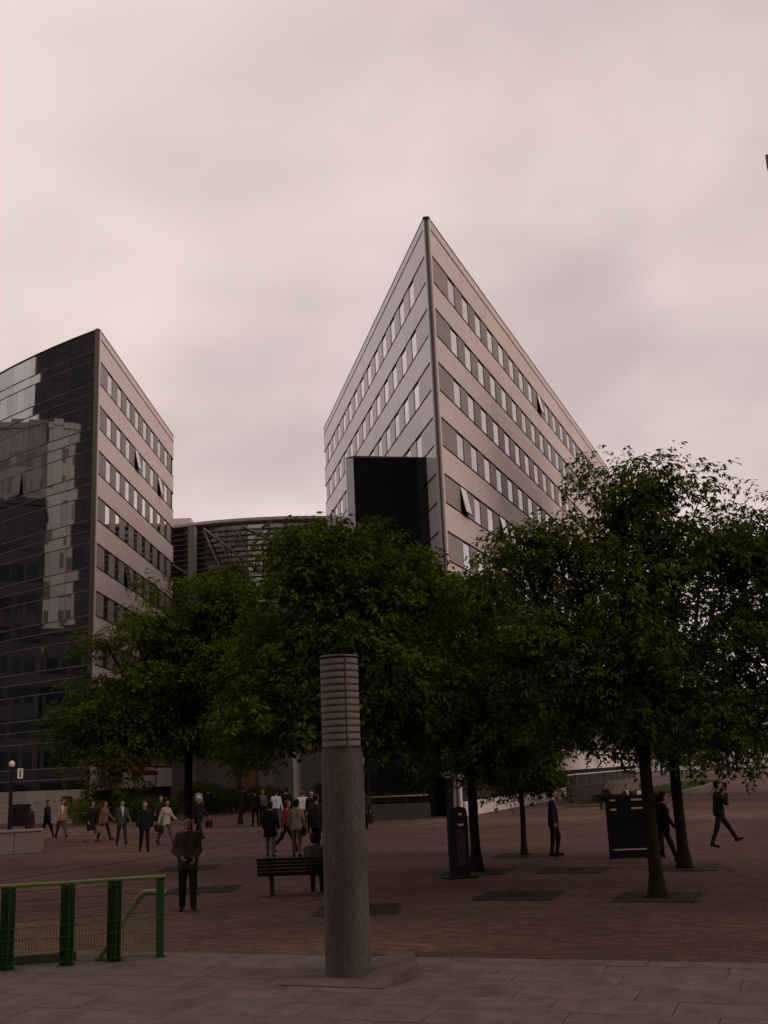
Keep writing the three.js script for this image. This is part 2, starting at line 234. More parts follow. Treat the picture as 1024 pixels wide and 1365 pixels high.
// ================================================================ BUILDING: curved dark glass front, pale flank
const B0 = [-20.27, -73.89], B1 = [-20.03, -99.91];
{
  const b = thing('curved_glass_office_building', 'office building with a curved dark glass front and a pale stone flank', 'building', [B0[0], 0, B0[1]]);
  const cx = 24.14, cz = -140.05, R = 79.68, a0 = Math.atan2(B0[1] - cz, B0[0] - cx), pt = (s, r = R) => [cx + r * Math.cos(a0 + s / R), cz + r * Math.sin(a0 + s / R)];
  const arc = []; for (let s = 0; s <= 34.01; s += 2) arc.push(pt(s, R - 0.05));
  const P = ([x, z]) => [x - B0[0], z - B0[1]];
  part('core_wall', prism([...arc.map(P), P([-46, -100.1]), P(B1)], 0, H - 0.05), jointM, b);
  part('roof_deck', prism([...arc.slice(1).map(([x, z]) => P([x + 0.6, z - 0.8])), P([-45, -99.5]), P([-20.6, -99.5]), P([-20.6, -76])], H - 0.05, H + 0.05), roofM, b);
  facade(b, B0, B1, { seed: 13, s0: 0.36, first: 2.42, module: 2.81, win: 1.30, bandW: 5.62, band: stoneM, panel: greyM, shown: 7, open: [[1, 3], [1, 6], [4, 2]] });
  part('corner_post', bx(0.26, H + 0.06, 0.26, -0.06, H / 2 + 0.03, 0.04, 0.5), bronze, b);
  // glass front: per storey one tall window row and two low strips, transoms between them
  const rr = rng(17), mod = 2.56, levels = [H]; let y = 33.05; levels.push(y); for (let k = 0; k < 10; k++) { const w = 32.3 - k * ST; levels.push(w, w - 1.75, w - 2.5); } // window / strip / strip
  const lv = levels.filter((q) => q > 2.2); lv[lv.length] = 2.2;
  const seg = (sa, sb, ya, yb, mat) => { // pane between arc positions, flat
    const p = pt(sb), e = pt(sa), { u, L } = dir2(p, e), n = [-u[1], u[0]];
    const m = part('glass_pane', new THREE.BoxGeometry(L - 0.02, ya - yb - 0.02, 0.05), mat, b, [(p[0] + e[0]) / 2 + n[0] * 0.03 - B0[0], (ya + yb) / 2, (p[1] + e[1]) / 2 + n[1] * 0.03 - B0[1]], Math.atan2(-u[1], u[0]) + (rr() - 0.5) * 0.010);
    m.rotation.order = 'YXZ'; m.rotation.x = (rr() - 0.5) * 0.008; return m; };
  for (let k = 0; k + 1 < lv.length; k++) {
    const ya = lv[k], yb = lv[k + 1], tall = ya - yb > 1.5 && k > 1;
    for (let j = 0; j < 8; j++) { const s0 = 0.3 + j * mod, cuts = tall ? [0, 0.27, 0.73, 1] : [0, 1];
      for (let c = 0; c + 1 < cuts.length; c++) {
        if (tall && k === 8 && j === 3 && c === 1) { const m = seg(s0 + cuts[c] * mod, s0 + cuts[c + 1] * mod, ya, yb, darkGlass[0]); m.name = 'open_window'; m.rotation.x = -0.09; m.translateZ(0.1); continue; }
        seg(s0 + cuts[c] * mod, s0 + cuts[c + 1] * mod, ya, yb, darkGlass[Math.floor(rr() * 3)]); } }
    if (k > 0) { const gs = []; for (let j = 0; j < 13; j++) { const p = P(pt(0.25 + j * mod, R + 0.05)), e = P(pt(0.25 + (j + 1) * mod, R + 0.05)); gs.push(bar([p[0], ya, p[1]], [e[0], ya, e[1]], 0.05, 6)); } part('transom', merge(gs), M('transom', { color: lin(0.10, 0.085, 0.075), roughness: 0.45, metalness: 0.4 }), b); }
  }
  { const gs = []; for (let j = 8; j < 13; j++) for (let k = 0; k + 1 < lv.length; k++) { const p = pt(0.3 + (j + 1) * mod), e = pt(0.3 + j * mod), { u, L } = dir2(p, e), n = [-u[1], u[0]]; gs.push(bx(L - 0.02, lv[k] - lv[k + 1] - 0.02, 0.05, 0, 0, 0, Math.atan2(-u[1], u[0])).translate((p[0] + e[0]) / 2 - B0[0] + n[0] * 0.03, (lv[k] + lv[k + 1]) / 2, (p[1] + e[1]) / 2 - B0[1] + n[1] * 0.03)); } part('outer_glass_panes', merge(gs), darkGlass[0], b, undefined, 0, 'stuff'); }
  { const gs = []; for (let j = 0; j < 13; j++) { const p = P(pt(j * mod, R + 0.04)), e = P(pt((j + 1) * mod, R + 0.04)); gs.push(bar([p[0], H + 0.02, p[1]], [e[0], H + 0.02, e[1]], 0.09, 6)); } part('parapet_cap', merge(gs), bronze, b); }
  // stone plinth below the glass, in blocks
  for (let j = 0; j < 9; j++) for (let k = 0; k < 3; k++) { const o = k & 1 ? 1.1 : 0, sa = j * 2.2 + o - 0.6, p = pt(Math.max(0.1, sa + 2.2), R + 0.25), e = pt(Math.max(0.05, sa), R + 0.25), { u, L } = dir2(p, e); if (L < 0.3) continue;
    part('plinth_stone', bx(L - 0.02, 0.70, 0.4), M('plinth' + (j + k) % 3, { color: lin(...[[0.30, 0.255, 0.23], [0.33, 0.28, 0.25], [0.28, 0.24, 0.22]][(j + k) % 3]), map: cloudT, roughness: 0.85 }), b, [(p[0] + e[0]) / 2 - B0[0], 0.37 + k * 0.72, (p[1] + e[1]) / 2 - B0[1]], Math.atan2(-u[1], u[0])); }
}
// ================================================================ GLAZED HALL between the two
{
  const C = [-11.3, -127], R = 24, top = 27.0, b = thing('round_glazed_hall', 'round glazed hall with steel trusses between the two office buildings', 'building', [C[0], 0, C[1]]);
  const hg = M('hall_glass', { color: lin(0.24, 0.255, 0.25), metalness: 0.9, roughness: 0.15 }), steel = M('hall_steel', { color: lin(0.19, 0.17, 0.163), roughness: 0.5, metalness: 0.4 });
  const at = (deg, r = R) => { const a = THREE.MathUtils.degToRad(deg); return [r * Math.sin(a), r * Math.cos(a)]; };
  const ring = (r0, r1, y0, y1) => { const g = new THREE.LatheGeometry([[r0, y0], [r1, y0], [r1, y1], [r0, y1], [r0, y0]].map(([x, y]) => new THREE.Vector2(x, y)), 96); return g; };
  part('inner_drum', cyl(R - 2.2, R - 2.2, top - 1.4, 0, (top - 1.4) / 2, 0, 64), M('hall_inner', { color: lin(0.2, 0.19, 0.185), roughness: 0.8 }), b);
  part('roof_rim', ring(R - 2.5, R + 0.25, top - 0.55, top), M('hall_rim', { color: lin(0.30, 0.265, 0.25), roughness: 0.6 }), b);
  part('roof_plate', cyl(R - 0.6, R - 0.6, 0.3, 0, top - 0.8, 0, 64), roofM, b);
  const step = 5; 
  for (let k = 0; k < 7; k++) { const y0 = top - 0.6 - (k + 1) * 2.6; for (let d = -40; d < 45; d += step) { const p = at(d + step / 2, R - 0.06), L = 2 * R * Math.sin(THREE.MathUtils.degToRad(step / 2)); if (y0 < 0.3) continue; part('glass_pane', new THREE.BoxGeometry(L - 0.1, 2.5, 0.04), hg, b, [p[0], y0 + 1.3, p[1]], THREE.MathUtils.degToRad(d + step / 2)); } }
  for (let d = -40; d <= 45; d += step) { const p = at(d, R + 0.02); part('mullion', bx(d % 10 ? 0.12 : 0.3, top - 0.5, 0.2), steel, b, [p[0], (top - 0.5) / 2, p[1]], THREE.MathUtils.degToRad(d)); }
  for (let k = 0; k < 22; k++) part('sun_louver', ring(R + 0.12, R + 0.36, top - 1.15 - k * 0.52, top - 1.09 - k * 0.52), steel, b);
  const truss = (d0, y0, d1, y1, r, rad = R + 0.5) => { const p = at(d0, rad), q = at(d1, rad); part('truss_bar', bar([p[0], y0, p[1]], [q[0], y1, q[1]], r, 8), steel, b); };
  truss(-15, 26.2, 4, 19.5, 0.14); truss(-15, 26.0, -8, 19.0, 0.09); truss(-24, 21.4, 0, 18.4, 0.10); for (const q of [-12, -7, -2, 3, 8, 13]) { truss(q, 25.8, q + 2.5, 23.2, 0.06); truss(q + 2.5, 23.2, q + 5, 25.8, 0.06); truss(q, 23.2, q + 2.5, 20.6, 0.06); truss(q + 2.5, 20.6, q + 5, 23.2, 0.06); } truss(-25, 23.5, -16, 21.0, 0.12); truss(-6, 26.2, 12, 22.2, 0.14); truss(10, 26, 28, 20, 0.18);
  const cpos = at(-16.5, R + 1.6); part('column', bx(0.62, 26.2, 0.7), M('hall_column', { color: lin(0.30, 0.28, 0.275), roughness: 0.7, map: streakT }), b, [cpos[0], 13.1, cpos[1]], -0.2);
  const pb = thing('roof_pavilion', 'small pale rooftop block showing above the glazed hall', 'building', [-25.0, 0, -118.5]);
  part('wall', bx(7.6, 28.9, 7, 0, 14.45, 0), M('pavilion', { color: lin(0.30, 0.31, 0.33), roughness: 0.6 }), pb);
  part('cornice', bx(8.0, 1.2, 7.4, 0, 29.5, 0), stoneM[2], pb);
}
// ================================================================ OTHER BUILDINGS
function gridTower(name, label, x, z, w, d, h, wall, glass, turn, face, mw = 3, sh = 3.5, ratio = 0.6) { // plain block with a window on every bay of the listed faces
  const b = thing(name, label, 'building', [x, 0, z], turn);
  part('wall', bx(w, h, d, 0, h / 2, 0), wall, b); part('parapet', merge([bx(w + 0.3, 0.8, 0.5, 0, h + 0.4, d / 2 - 0.1), bx(w + 0.3, 0.8, 0.5, 0, h + 0.4, -d / 2 + 0.1), bx(0.5, 0.8, d - 0.7, w / 2 - 0.1, h + 0.4, 0), bx(0.5, 0.8, d - 0.7, -w / 2 + 0.1, h + 0.4, 0)]), wall, b);
  const g = new THREE.BoxGeometry(mw * ratio, sh * 0.52, 0.12);
  for (const f of face) { const wide = f === 'z+' || f === 'z-' ? w : d, n = Math.floor(wide / mw), off = (wide - n * mw) / 2;
    for (let k = 0; k < Math.floor(h / sh); k++) for (let j = 0; j < n; j++) { const s = -wide / 2 + off + (j + 0.5) * mw, y = (k + 0.55) * sh, p = { 'z+': [s, y, d / 2], 'z-': [s, y, -d / 2], 'x+': [w / 2, y, s], 'x-': [-w / 2, y, s] }[f]; part('window', g, glass, b, p, f[0] === 'x' ? Math.PI / 2 : 0); } }
  return b;
}
const dimWall = M('dim_wall', { color: lin(0.05, 0.05, 0.052), roughness: 0.7 }), dimGlass = M('dim_glass', { color: lin(0.015, 0.017, 0.02), roughness: 0.15 }), paleWall = M('pale_wall', { color: lin(0.50, 0.46, 0.43), roughness: 0.8, map: cloudT }), midWall = M('mid_wall', { color: lin(0.27, 0.25, 0.25), roughness: 0.8, map: cloudT });
gridTower('pale_stone_tower', 'narrow pale stone tower mirrored in the curved glass front', -86, -75.6, 10, 9, 46.5, paleWall, M('tower_glass', { color: lin(0.12, 0.12, 0.12), roughness: 0.2 }), 0, ['x+'], 3, 3.4, 0.4);
gridTower('grey_office_block', 'grey office block beside the pale stone tower', -88, -90.5, 12, 20, 47, midWall, M('tower_glass'), 0, ['x+'], 2.5, 3.4, 0.6);
gridTower('dark_glass_tower', 'tall dark glass tower behind the pale stone tower', -106, -72, 20, 27, 86, dimWall, dimGlass, 0, ['x+'], 3, 3.6, 0.85);
gridTower('dark_low_block', 'low dark office block in front of the grey office block', -74, -90, 10, 20.5, 33.5, dimWall, dimGlass, 0, ['x+'], 3, 3.4, 0.8);
gridTower('dark_annex', 'dark annex at the foot of the pale stone tower', -75, -68, 8, 22, 19, dimWall, dimGlass, 0, ['x+'], 3, 3.4, 0.8);
gridTower('brown_tower', 'tall brown tower at the right of the square', 39.95, -64.8, 24, 22, 37.4, M('brown_wall', { color: lin(0.17, 0.125, 0.085), roughness: 0.7, map: cloudT }), M('tower_glass'), -0.44, ['z+', 'x-'], 3, 3.6, 0.6);
gridTower('dark_plaza_building', 'broad dark office building behind the viewpoint', 28, 46, 96, 24, 58, dimWall, dimGlass, 0, ['z-'], 4, 3.8, 0.8);
// far side of the square, seen under and through the crowns
gridTower('far_pale_offices', 'long pale office block far beyond the lawn', 86, -262, 74, 16, 17, paleWall, M('tower_glass'), -0.2, ['z+'], 4, 3.4, 0.5);
gridTower('far_blue_tower', 'slim blue grey tower far beyond the lawn', 73, -300, 8, 10, 38, M('blue_wall', { color: lin(0.16, 0.18, 0.21), roughness: 0.5 }), M('tower_glass'), 0, ['z+'], 2.6, 3.6, 0.7);
// ================================================================ TREES
const bark = M('bark', { color: lin(0.024, 0.019, 0.015), roughness: 0.95, map: speckT, bumpMap: bumpT, bumpScale: 0.01 });
const leafMat = new THREE.MeshPhysicalMaterial({ color: 0xffffff, roughness: 0.8, specularIntensity: 0.06, transmission: 0.30, thickness: 0, side: THREE.DoubleSide });
function leafSpray(seed, n = 12, len = 0.10, wid = 0.042) { // a drooping twig with long narrow leaves
  const r = rng(seed), pos = [], nor = [], tmp = new THREE.Vector3();
  for (let i = 0; i < n; i++) {
    const t = i / (n - 1), side = i % 2 ? 1 : -1, base = new THREE.Vector3((r() - 0.5) * 0.12, -0.06 * t * t + (r() - 0.5) * 0.10, 0.30 * t + (r() - 0.5) * 0.05);
    const d = new THREE.Vector3(side * (0.5 + r() * 0.6), -0.75 + r() * 0.9, 0.3 + r() * 0.6).normalize(), L = len * (0.75 + r() * 0.5), w = wid * (0.8 + r() * 0.4) * 0.5;
    const up = new THREE.Vector3((r() - 0.5) * 1.2, 1, (r() - 0.5) * 1.2), x = new THREE.Vector3().crossVectors(d, up).normalize(), nn = new THREE.Vector3().crossVectors(x, d).normalize();
    const q = (a, b, c) => base.clone().addScaledVector(d, a * L).addScaledVector(x, b * w).addScaledVector(nn, c * w);
    const p0 = q(0, 0, 0), p1 = q(0.38, 1, 0.35), p2 = q(0.38, -1, 0.35), p3 = q(0.42, 0, -0.1), p4 = q(1, 0, -0.9);
    for (const [a, b, c] of [[p0, p3, p1], [p0, p2, p3], [p1, p3, p4], [p3, p2, p4]]) { const m = tmp.clone().copy(b).sub(a).cross(c.clone().sub(a)).normalize(); for (const v of [a, b, c]) { pos.push(v.x, v.y, v.z); nor.push(m.x, m.y, m.z); } }
  }
  const g = new THREE.BufferGeometry(); g.setAttribute('position', new THREE.Float32BufferAttribute(pos, 3)); g.setAttribute('normal', new THREE.Float32BufferAttribute(nor, 3)); return g;
}
const sprays = [leafSpray(1), leafSpray(2), leafSpray(3)];
function limbGeo(pts, r0, r1, seg = 6) { // tapered tube through points
  const c = new THREE.CatmullRomCurve3(pts), n = Math.max(3, pts.length * 3), fr = c.computeFrenetFrames(n, false), pos = [], nor = [], uv = [], idx = [];
  for (let i = 0; i <= n; i++) { const t = i / n, p = c.getPoint(t), r = (r0 + (r1 - r0) * t) * (1 + 0.14 * (vnoise(t * 9 + pts[0].x * 3, r0 * 40, 3) - 0.5)); for (let j = 0; j <= seg; j++) { const a = j / seg * Math.PI * 2, v = fr.normals[i].clone().multiplyScalar(Math.cos(a)).addScaledVector(fr.binormals[i], Math.sin(a)); pos.push(p.x + v.x * r, p.y + v.y * r, p.z + v.z * r); nor.push(v.x, v.y, v.z); uv.push(j / seg, t * 4); } }
  for (let i = 0; i < n; i++) for (let j = 0; j < seg; j++) { const a = i * (seg + 1) + j, b = a + seg + 1; idx.push(a, a + 1, b, b, a + 1, b + 1); }
  const g = new THREE.BufferGeometry(); g.setAttribute('position', new THREE.Float32BufferAttribute(pos, 3)); g.setAttribute('normal', new THREE.Float32BufferAttribute(nor, 3)); g.setAttribute('uv', new THREE.Float32BufferAttribute(uv, 2)); g.setIndex(idx); return g;
}
const V3 = (x, y, z) => new THREE.Vector3(x, y, z);
// crown: ellipsoids [cx, cy, cz, rx, ry, rz, clumps] around the trunk foot; extra: single low clumps [x, y, z, r]
function tree(o) {
  const r = rng(o.seed), g = thing(o.name ?? 'plaza_tree', o.label, 'tree', [o.x, 0, o.z], 0, o.group ?? 'trees on the square');
  const wood = [], clumps = [], tr = o.r ?? 0.13, th = o.fork, top = V3(o.lean?.[0] ?? 0, th, o.lean?.[1] ?? 0);
  part('trunk', limbGeo([V3(0, -0.05, 0), V3(0, 0.35, 0), V3(top.x * 0.4 + (r() - 0.5) * 0.05, th * 0.5, top.z * 0.4), top.clone()], tr * 1.0, tr * 0.72, 12), bark, g);
  const flare = new THREE.LatheGeometry([[tr * 1.55, -0.02], [tr * 1.25, 0.10], [tr * 1.02, 0.35], [tr * 0.9, 0.42]].map(([a, b]) => new THREE.Vector2(a, b)), 12); part('root_flare', flare, bark, g);
  for (const [cx, cy, cz, rx, ry, rz, n] of o.crown) for (let i = 0; i < n; i++) {
    let p; do { p = V3(r() * 2 - 1, r() * 2 - 1, r() * 2 - 1); } while (p.length() > 1 || p.length() < 0.35); const k = 0.72 + 0.28 * p.length(); p.normalize().multiplyScalar(Math.min(1, Math.pow(r(), 0.45)) * k);
    clumps.push([V3(cx + p.x * rx, cy + p.y * ry, cz + p.z * rz), (o.clump ?? 0.55) * (0.7 + 0.7 * r())]);
  }
  for (const [x, y, z, c] of o.extra ?? []) clumps.push([V3(x, y, z), c]);
  // main limbs towards spread-out targets, then twigs from the nearest limb point to every clump
  const nodes = [], nl = o.limbs ?? 7, [cx, cy, cz, rx, ry, rz] = o.crown[0];
  for (let i = 0; i < nl; i++) {
    const a = i / nl * Math.PI * 2 + r() * 0.7, e = i === 0 ? 0.0 : 0.35 + 0.4 * r(), tgt = V3(cx + Math.cos(a) * rx * e, cy + ry * (i === 0 ? 0.75 : 0.1 + 0.5 * r()), cz + Math.sin(a) * rz * e);
    const st = top.clone(); if (i) st.y -= r() * th * 0.12; const mid = st.clone().lerp(tgt, 0.5).add(V3((r() - 0.5) * 0.4, -0.25 + r() * 0.3, (r() - 0.5) * 0.4)), pts = [st, mid, tgt];
    wood.push(limbGeo(pts, tr * (i ? 0.56 : 0.78), tr * 0.2, 7)); const c = new THREE.CatmullRomCurve3(pts); for (let t = 0.3; t <= 1.001; t += 0.1) nodes.push(c.getPoint(t));
  }
  for (const [p, rad] of clumps) { let best = nodes[0], bd = 1e9; for (const q of nodes) { const d = q.distanceTo(p) + Math.max(0, q.y - p.y) * 0.8; if (d < bd) { bd = d; best = q; } } const mid = best.clone().lerp(p, 0.55); mid.y += 0.12 * bd; wood.push(limbGeo([best, mid, p], tr * 0.17, tr * 0.05, 4)); }
  part('limbs', merge(wood), bark, g, undefined, 0, 'stuff');
  // leaves
  const per = o.per ?? 70, lists = [[], [], []];
  for (const [p, rad] of clumps) { const n = Math.round(per * 0.66 * (rad / 0.55) ** 1.6), tone = 0.84 + 0.3 * r();
    for (let i = 0; i < n; i++) { let d; do { d = V3(r() * 2 - 1, r() * 2 - 1, r() * 2 - 1); } while (d.length() > 1); const out = d.clone(); d.multiply(V3(rad * 1.1, rad * 0.82, rad * 1.1)); lists[i % 3].push([p.clone().add(d), Math.atan2(out.x, out.z) + (r() - 0.5) * 1.6, (r() - 0.35) * 0.9, (r() - 0.5) * 0.8, (0.85 + 0.75 * r()) * (o.leaf ?? 1), tone * (0.86 + 0.26 * r()), r()]); } }
  const crown = new THREE.Group(); crown.name = 'crown'; g.add(crown);
  const m = new THREE.Matrix4(), e = new THREE.Euler(0, 0, 0, 'YXZ'), q = new THREE.Quaternion(), c = new THREE.Color();
  lists.forEach((l, k) => { const im = shade(new THREE.InstancedMesh(sprays[k], leafMat, l.length)); im.name = 'leaves'; im.userData.kind = 'stuff';
    l.forEach(([p, ya, xa, za, s, t, v], i) => { e.set(xa, ya, za); m.compose(p.add(V3(0, 0.0, 0)), q.setFromEuler(e), V3(s, s, s)); im.setMatrixAt(i, m); const tt = t * (o.tone ?? 1); im.setColorAt(i, c.setRGB((0.050 + 0.026 * v) * tt, (0.088 + 0.012 * v) * tt, 0.002 * tt)); }); crown.add(im); });
  return g;
}
tree({ seed: 101, x: -6.1, z: -33.1, r: 0.15, fork: 3.6, label: 'broad tree behind the man in the brown jacket', crown: [[-0.3, 5.7, 0, 3.3, 2.7, 2.8, 84], [0.7, 7.2, 0, 2.2, 1.7, 2.0, 40], [-2.3, 4.1, 0.4, 1.7, 1.4, 1.6, 28], [2.0, 4.3, 0, 1.8, 1.4, 1.6, 26]], extra: [[-2.5, 2.3, 0.4, 0.45], [-1.6, 2.4, 0.8, 0.42], [-2.1, 2.9, 0.2, 0.5], [-3.5, 3.5, 0, 0.45]], limbs: 8 });
tree({ seed: 102, x: -0.8, z: -21.6, r: 0.12, fork: 3.0, label: 'tree with a round crown right behind the stone lamp pillar', crown: [[0.1, 5.2, 0, 2.3, 2.2, 1.9, 78], [-0.1, 6.6, 0, 1.5, 1.0, 1.3, 34], [-1.2, 4.1, 0.3, 1.6, 1.4, 1.2, 34], [1.2, 3.9, 0, 1.3, 1.2, 1.2, 24]], limbs: 7, per: 60, clump: 0.46 });
tree({ seed: 103, x: 1.92, z: -28.2, r: 0.15, fork: 2.9, label: 'tree with a dark dense crown beside the black totem', crown: [[0.1, 5.4, 0, 2.4, 2.4, 2.2, 100], [-1.8, 4.2, 0, 1.5, 1.5, 1.4, 26], [0.6, 3.0, 0.3, 1.6, 0.8, 1.3, 20]], limbs: 7, extra: [[-0.75, 2.35, 0.3, 0.4]] });
tree({ seed: 104, x: 3.62, z: -32.7, r: 0.09, fork: 2.2, label: 'young thin tree with a low hanging crown beside the man in the open jacket', crown: [[0.3, 3.9, 0, 2.0, 1.9, 1.6, 66], [-0.1, 2.7, 0.2, 1.5, 0.75, 1.2, 26]], extra: [[-0.8, 1.9, 0.4, 0.35], [-0.6, 1.75, 0.3, 0.3], [0.75, 1.85, 0.3, 0.35], [1.0, 2.0, 0.2, 0.35], [0.2, 2.05, 0.5, 0.3]], limbs: 6, clump: 0.45 });
tree({ seed: 105, x: 4.82, z: -21.5, r: 0.15, fork: 3.3, label: 'large spreading tree in front of the notice board', crown: [[-0.2, 5.2, 0, 2.8, 2.2, 2.2, 84], [0.5, 7.65, 0, 1.4, 0.95, 1.3, 32], [-1.7, 4.3, 0, 1.6, 1.6, 1.4, 36], [0.2, 3.3, 0, 2.2, 0.7, 1.6, 22], [1.4, 6.5, 0, 1.6, 0.7, 1.2, 24], [-1.4, 6.6, 0, 1.5, 0.75, 1.2, 24]], extra: [[-1.9, 7.1, 0, 0.4], [-2.3, 6.7, 0.2, 0.4], [-1.2, 7.2, 0.1, 0.35]], limbs: 11, per: 40, clump: 0.42 });
tree({ seed: 106, x: 6.72, z: -26.9, r: 0.16, fork: 3.4, label: 'tall tree behind the spreading tree, near the walking woman', crown: [[0.2, 5.9, 0, 2.5, 2.4, 2.2, 58], [0.2, 3.5, 0.2, 2.9, 1.2, 1.8, 46]], limbs: 8, per: 40, clump: 0.48 });
tree({ seed: 107, x: 8.6, z: -22.1, r: 0.14, fork: 3.0, label: 'tree at the right end of the row, its branches hanging over the square', crown: [[-0.4, 5.0, 0, 2.5, 2.3, 2.0, 72], [-0.3, 7.0, 0, 1.6, 1.1, 1.4, 26]], extra: [[-1.55, 2.45, 0.4, 0.42], [-1.9, 2.25, 0.3, 0.34], [-1.15, 2.3, 0.4, 0.4], [-0.75, 2.55, 0.3, 0.45], [-1.7, 2.8, 0.2, 0.45], [-2.15, 2.65, 0.2, 0.3]], limbs: 8, per: 50, clump: 0.48 });
tree({ seed: 108, x: -1.35, z: -56.5, r: 0.13, fork: 2.9, label: 'slim tree in front of the black glass box', crown: [[0, 5.0, 0, 2.6, 2.2, 2.4, 60]], limbs: 6, per: 44, leaf: 1.3 });
tree({ seed: 109, x: -8.6, z: -62, r: 0.14, fork: 3.0, label: 'tree in front of the glazed hall entrance', crown: [[0, 5.6, 0, 3.0, 2.6, 2.6, 66]], limbs: 6, per: 44, leaf: 1.3 });
for (const [x, z, s, i] of [[39, -148, 4.2, 0], [49, -165, 4.6, 1], [58, -190, 5.0, 2], [66, -172, 4.6, 3], [44, -185, 4.4, 4]])
  tree({ name: 'far_tree', group: 'far trees beyond the lawn', seed: 130 + i, x, z, r: 0.2, fork: s * 0.7, label: 'small distant tree beyond the lawn', crown: [[0, s * 1.35, 0, s * 0.85, s * 0.75, s * 0.85, 34]], limbs: 5, per: 26, clump: 1.1, leaf: 2.4 });
function shrub(x, z, rx, ry, rz, seed, label, tone = 1) {
  const r = rng(seed), g = thing('shrub', label, 'shrub', [x, 0, z], 0, 'shrubs by the buildings'), l = [[], [], []], st = [];
  for (let i = 0; i < 7; i++) { const a = r() * 6.28; st.push(limbGeo([V3(0, 0, 0), V3(Math.cos(a) * rx * 0.3, ry * 0.7, Math.sin(a) * rz * 0.3), V3(Math.cos(a) * rx * 0.7, ry * 1.5, Math.sin(a) * rz * 0.7)], 0.03, 0.01, 5)); }
  part('stems', merge(st), bark, g);
  const n = Math.round(190 * rx * (ry + rz)); for (let i = 0; i < n; i++) { let d; do { d = V3(r() * 2 - 1, r() * 2 - 1, r() * 2 - 1); } while (d.length() > 1 || d.length() < 0.4); const k = 0.75 + 0.35 * vnoise(d.x * 3 + seed, d.z * 3 + d.y * 2, seed); l[i % 3].push([V3(d.x * rx * k, ry + d.y * ry * k, d.z * rz * k), Math.atan2(d.x, d.z), (r() - 0.4), (r() - 0.5), 1.1 + 0.5 * r(), 0.7 + 0.6 * r()]); }
  const f = new THREE.Group(); f.name = 'foliage'; g.add(f); const m = new THREE.Matrix4(), e = new THREE.Euler(0, 0, 0, 'YXZ'), q = new THREE.Quaternion(), c = new THREE.Color();
  l.forEach((a, k) => { const im = shade(new THREE.InstancedMesh(sprays[k], leafMat, a.length)); im.name = 'leaves'; im.userData.kind = 'stuff'; a.forEach(([p, ya, xa, za, s, t], i) => { e.set(xa, ya, za); m.compose(p, q.setFromEuler(e), V3(s, s, s)); im.setMatrixAt(i, m); im.setColorAt(i, c.setRGB(0.055 * t * tone, 0.078 * t * tone, 0.003 * t * tone)); }); f.add(im); });
}
shrub(-19.4, -70.5, 1.1, 0.9, 0.9, 201, 'yellow green shrub at the corner of the curved glass building', 1.5);
shrub(-17.2, -74.5, 1.5, 0.85, 1.0, 202, 'dark shrub in front of the pale flank');
shrub(-15.6, -72.8, 1.6, 0.8, 1.0, 203, 'low wide shrub under the red awning');
shrub(-13.0, -82, 1.8, 1.1, 1.2, 204, 'large shrub behind the man in the white shirt');
shrub(-14.8, -86, 1.9, 1.2, 1.2, 205, 'tall shrub by the hall entrance');
shrub(-9.8, -84, 1.6, 1.0, 1.2, 206, 'shrub beside the red brick pillar');
shrub(-4.4, -78, 1.6, 1.1, 1.3, 207, 'shrub between the grey column and the black glass box');
// ================================================================ TREE GRATES
function grate(x, z, s, label, turn = -GA) {
  const g = thing('tree_grate', label, 'tree grate', [x, 0, z], turn, 'iron tree grates in the paving'), iron = M('grate_iron', { color: lin(0.027, 0.021, 0.018), roughness: 0.8 });
  part('soil', bx(s - 0.1, 0.01, s - 0.1, 0, 0.002, 0), M('soil', { color: lin(0.019, 0.016, 0.014), roughness: 1 }), g);
  for (const [w, d, px, pz] of [[s, 0.07, 0, s / 2], [s, 0.07, 0, -s / 2], [0.07, s - 0.07, s / 2, 0], [0.07, s - 0.07, -s / 2, 0]]) part('frame', bx(w, 0.014, d, px, 0.007, pz), iron, g);
  const n = 13; for (let i = 1; i < n; i++) { const o = -s / 2 + i * s / n; if (Math.abs(o) < 0.24) { const L = s / 2 - 0.28; part('bar', bx(0.095, 0.014, L, o, 0.009, s / 4 + 0.12), iron, g); part('bar', bx(0.095, 0.014, L, o, 0.009, -s / 4 - 0.12), iron, g); } else part('bar', bx(0.095, 0.014, s - 0.09, o, 0.009, 0), iron, g); }
}
grate(-6.05, -33.0, 1.55, 'square iron grate round the broad tree behind the man in brown', -GA + 0.35);
grate(-4.55, -26.5, 1.5, 'empty square iron grate in the paving behind the brown jacket man', -GA + 0.3);
grate(-0.8, -21.5, 1.5, 'square iron grate behind the stone lamp pillar', -GA + 0.3);
grate(1.92, -28.1, 1.5, 'square iron grate at the tree beside the black totem');
grate(3.62, -32.6, 1.5, 'square iron grate round the young thin tree');
grate(4.2, -27.5, 1.5, 'empty iron grate between the totem and the notice board');
grate(2.35, -22.7, 1.5, 'empty iron grate left of the large spreading tree');
grate(4.82, -21.5, 1.5, 'square iron grate round the large spreading tree');
grate(6.72, -26.9, 1.5, 'square iron grate round the tall tree near the walking woman');
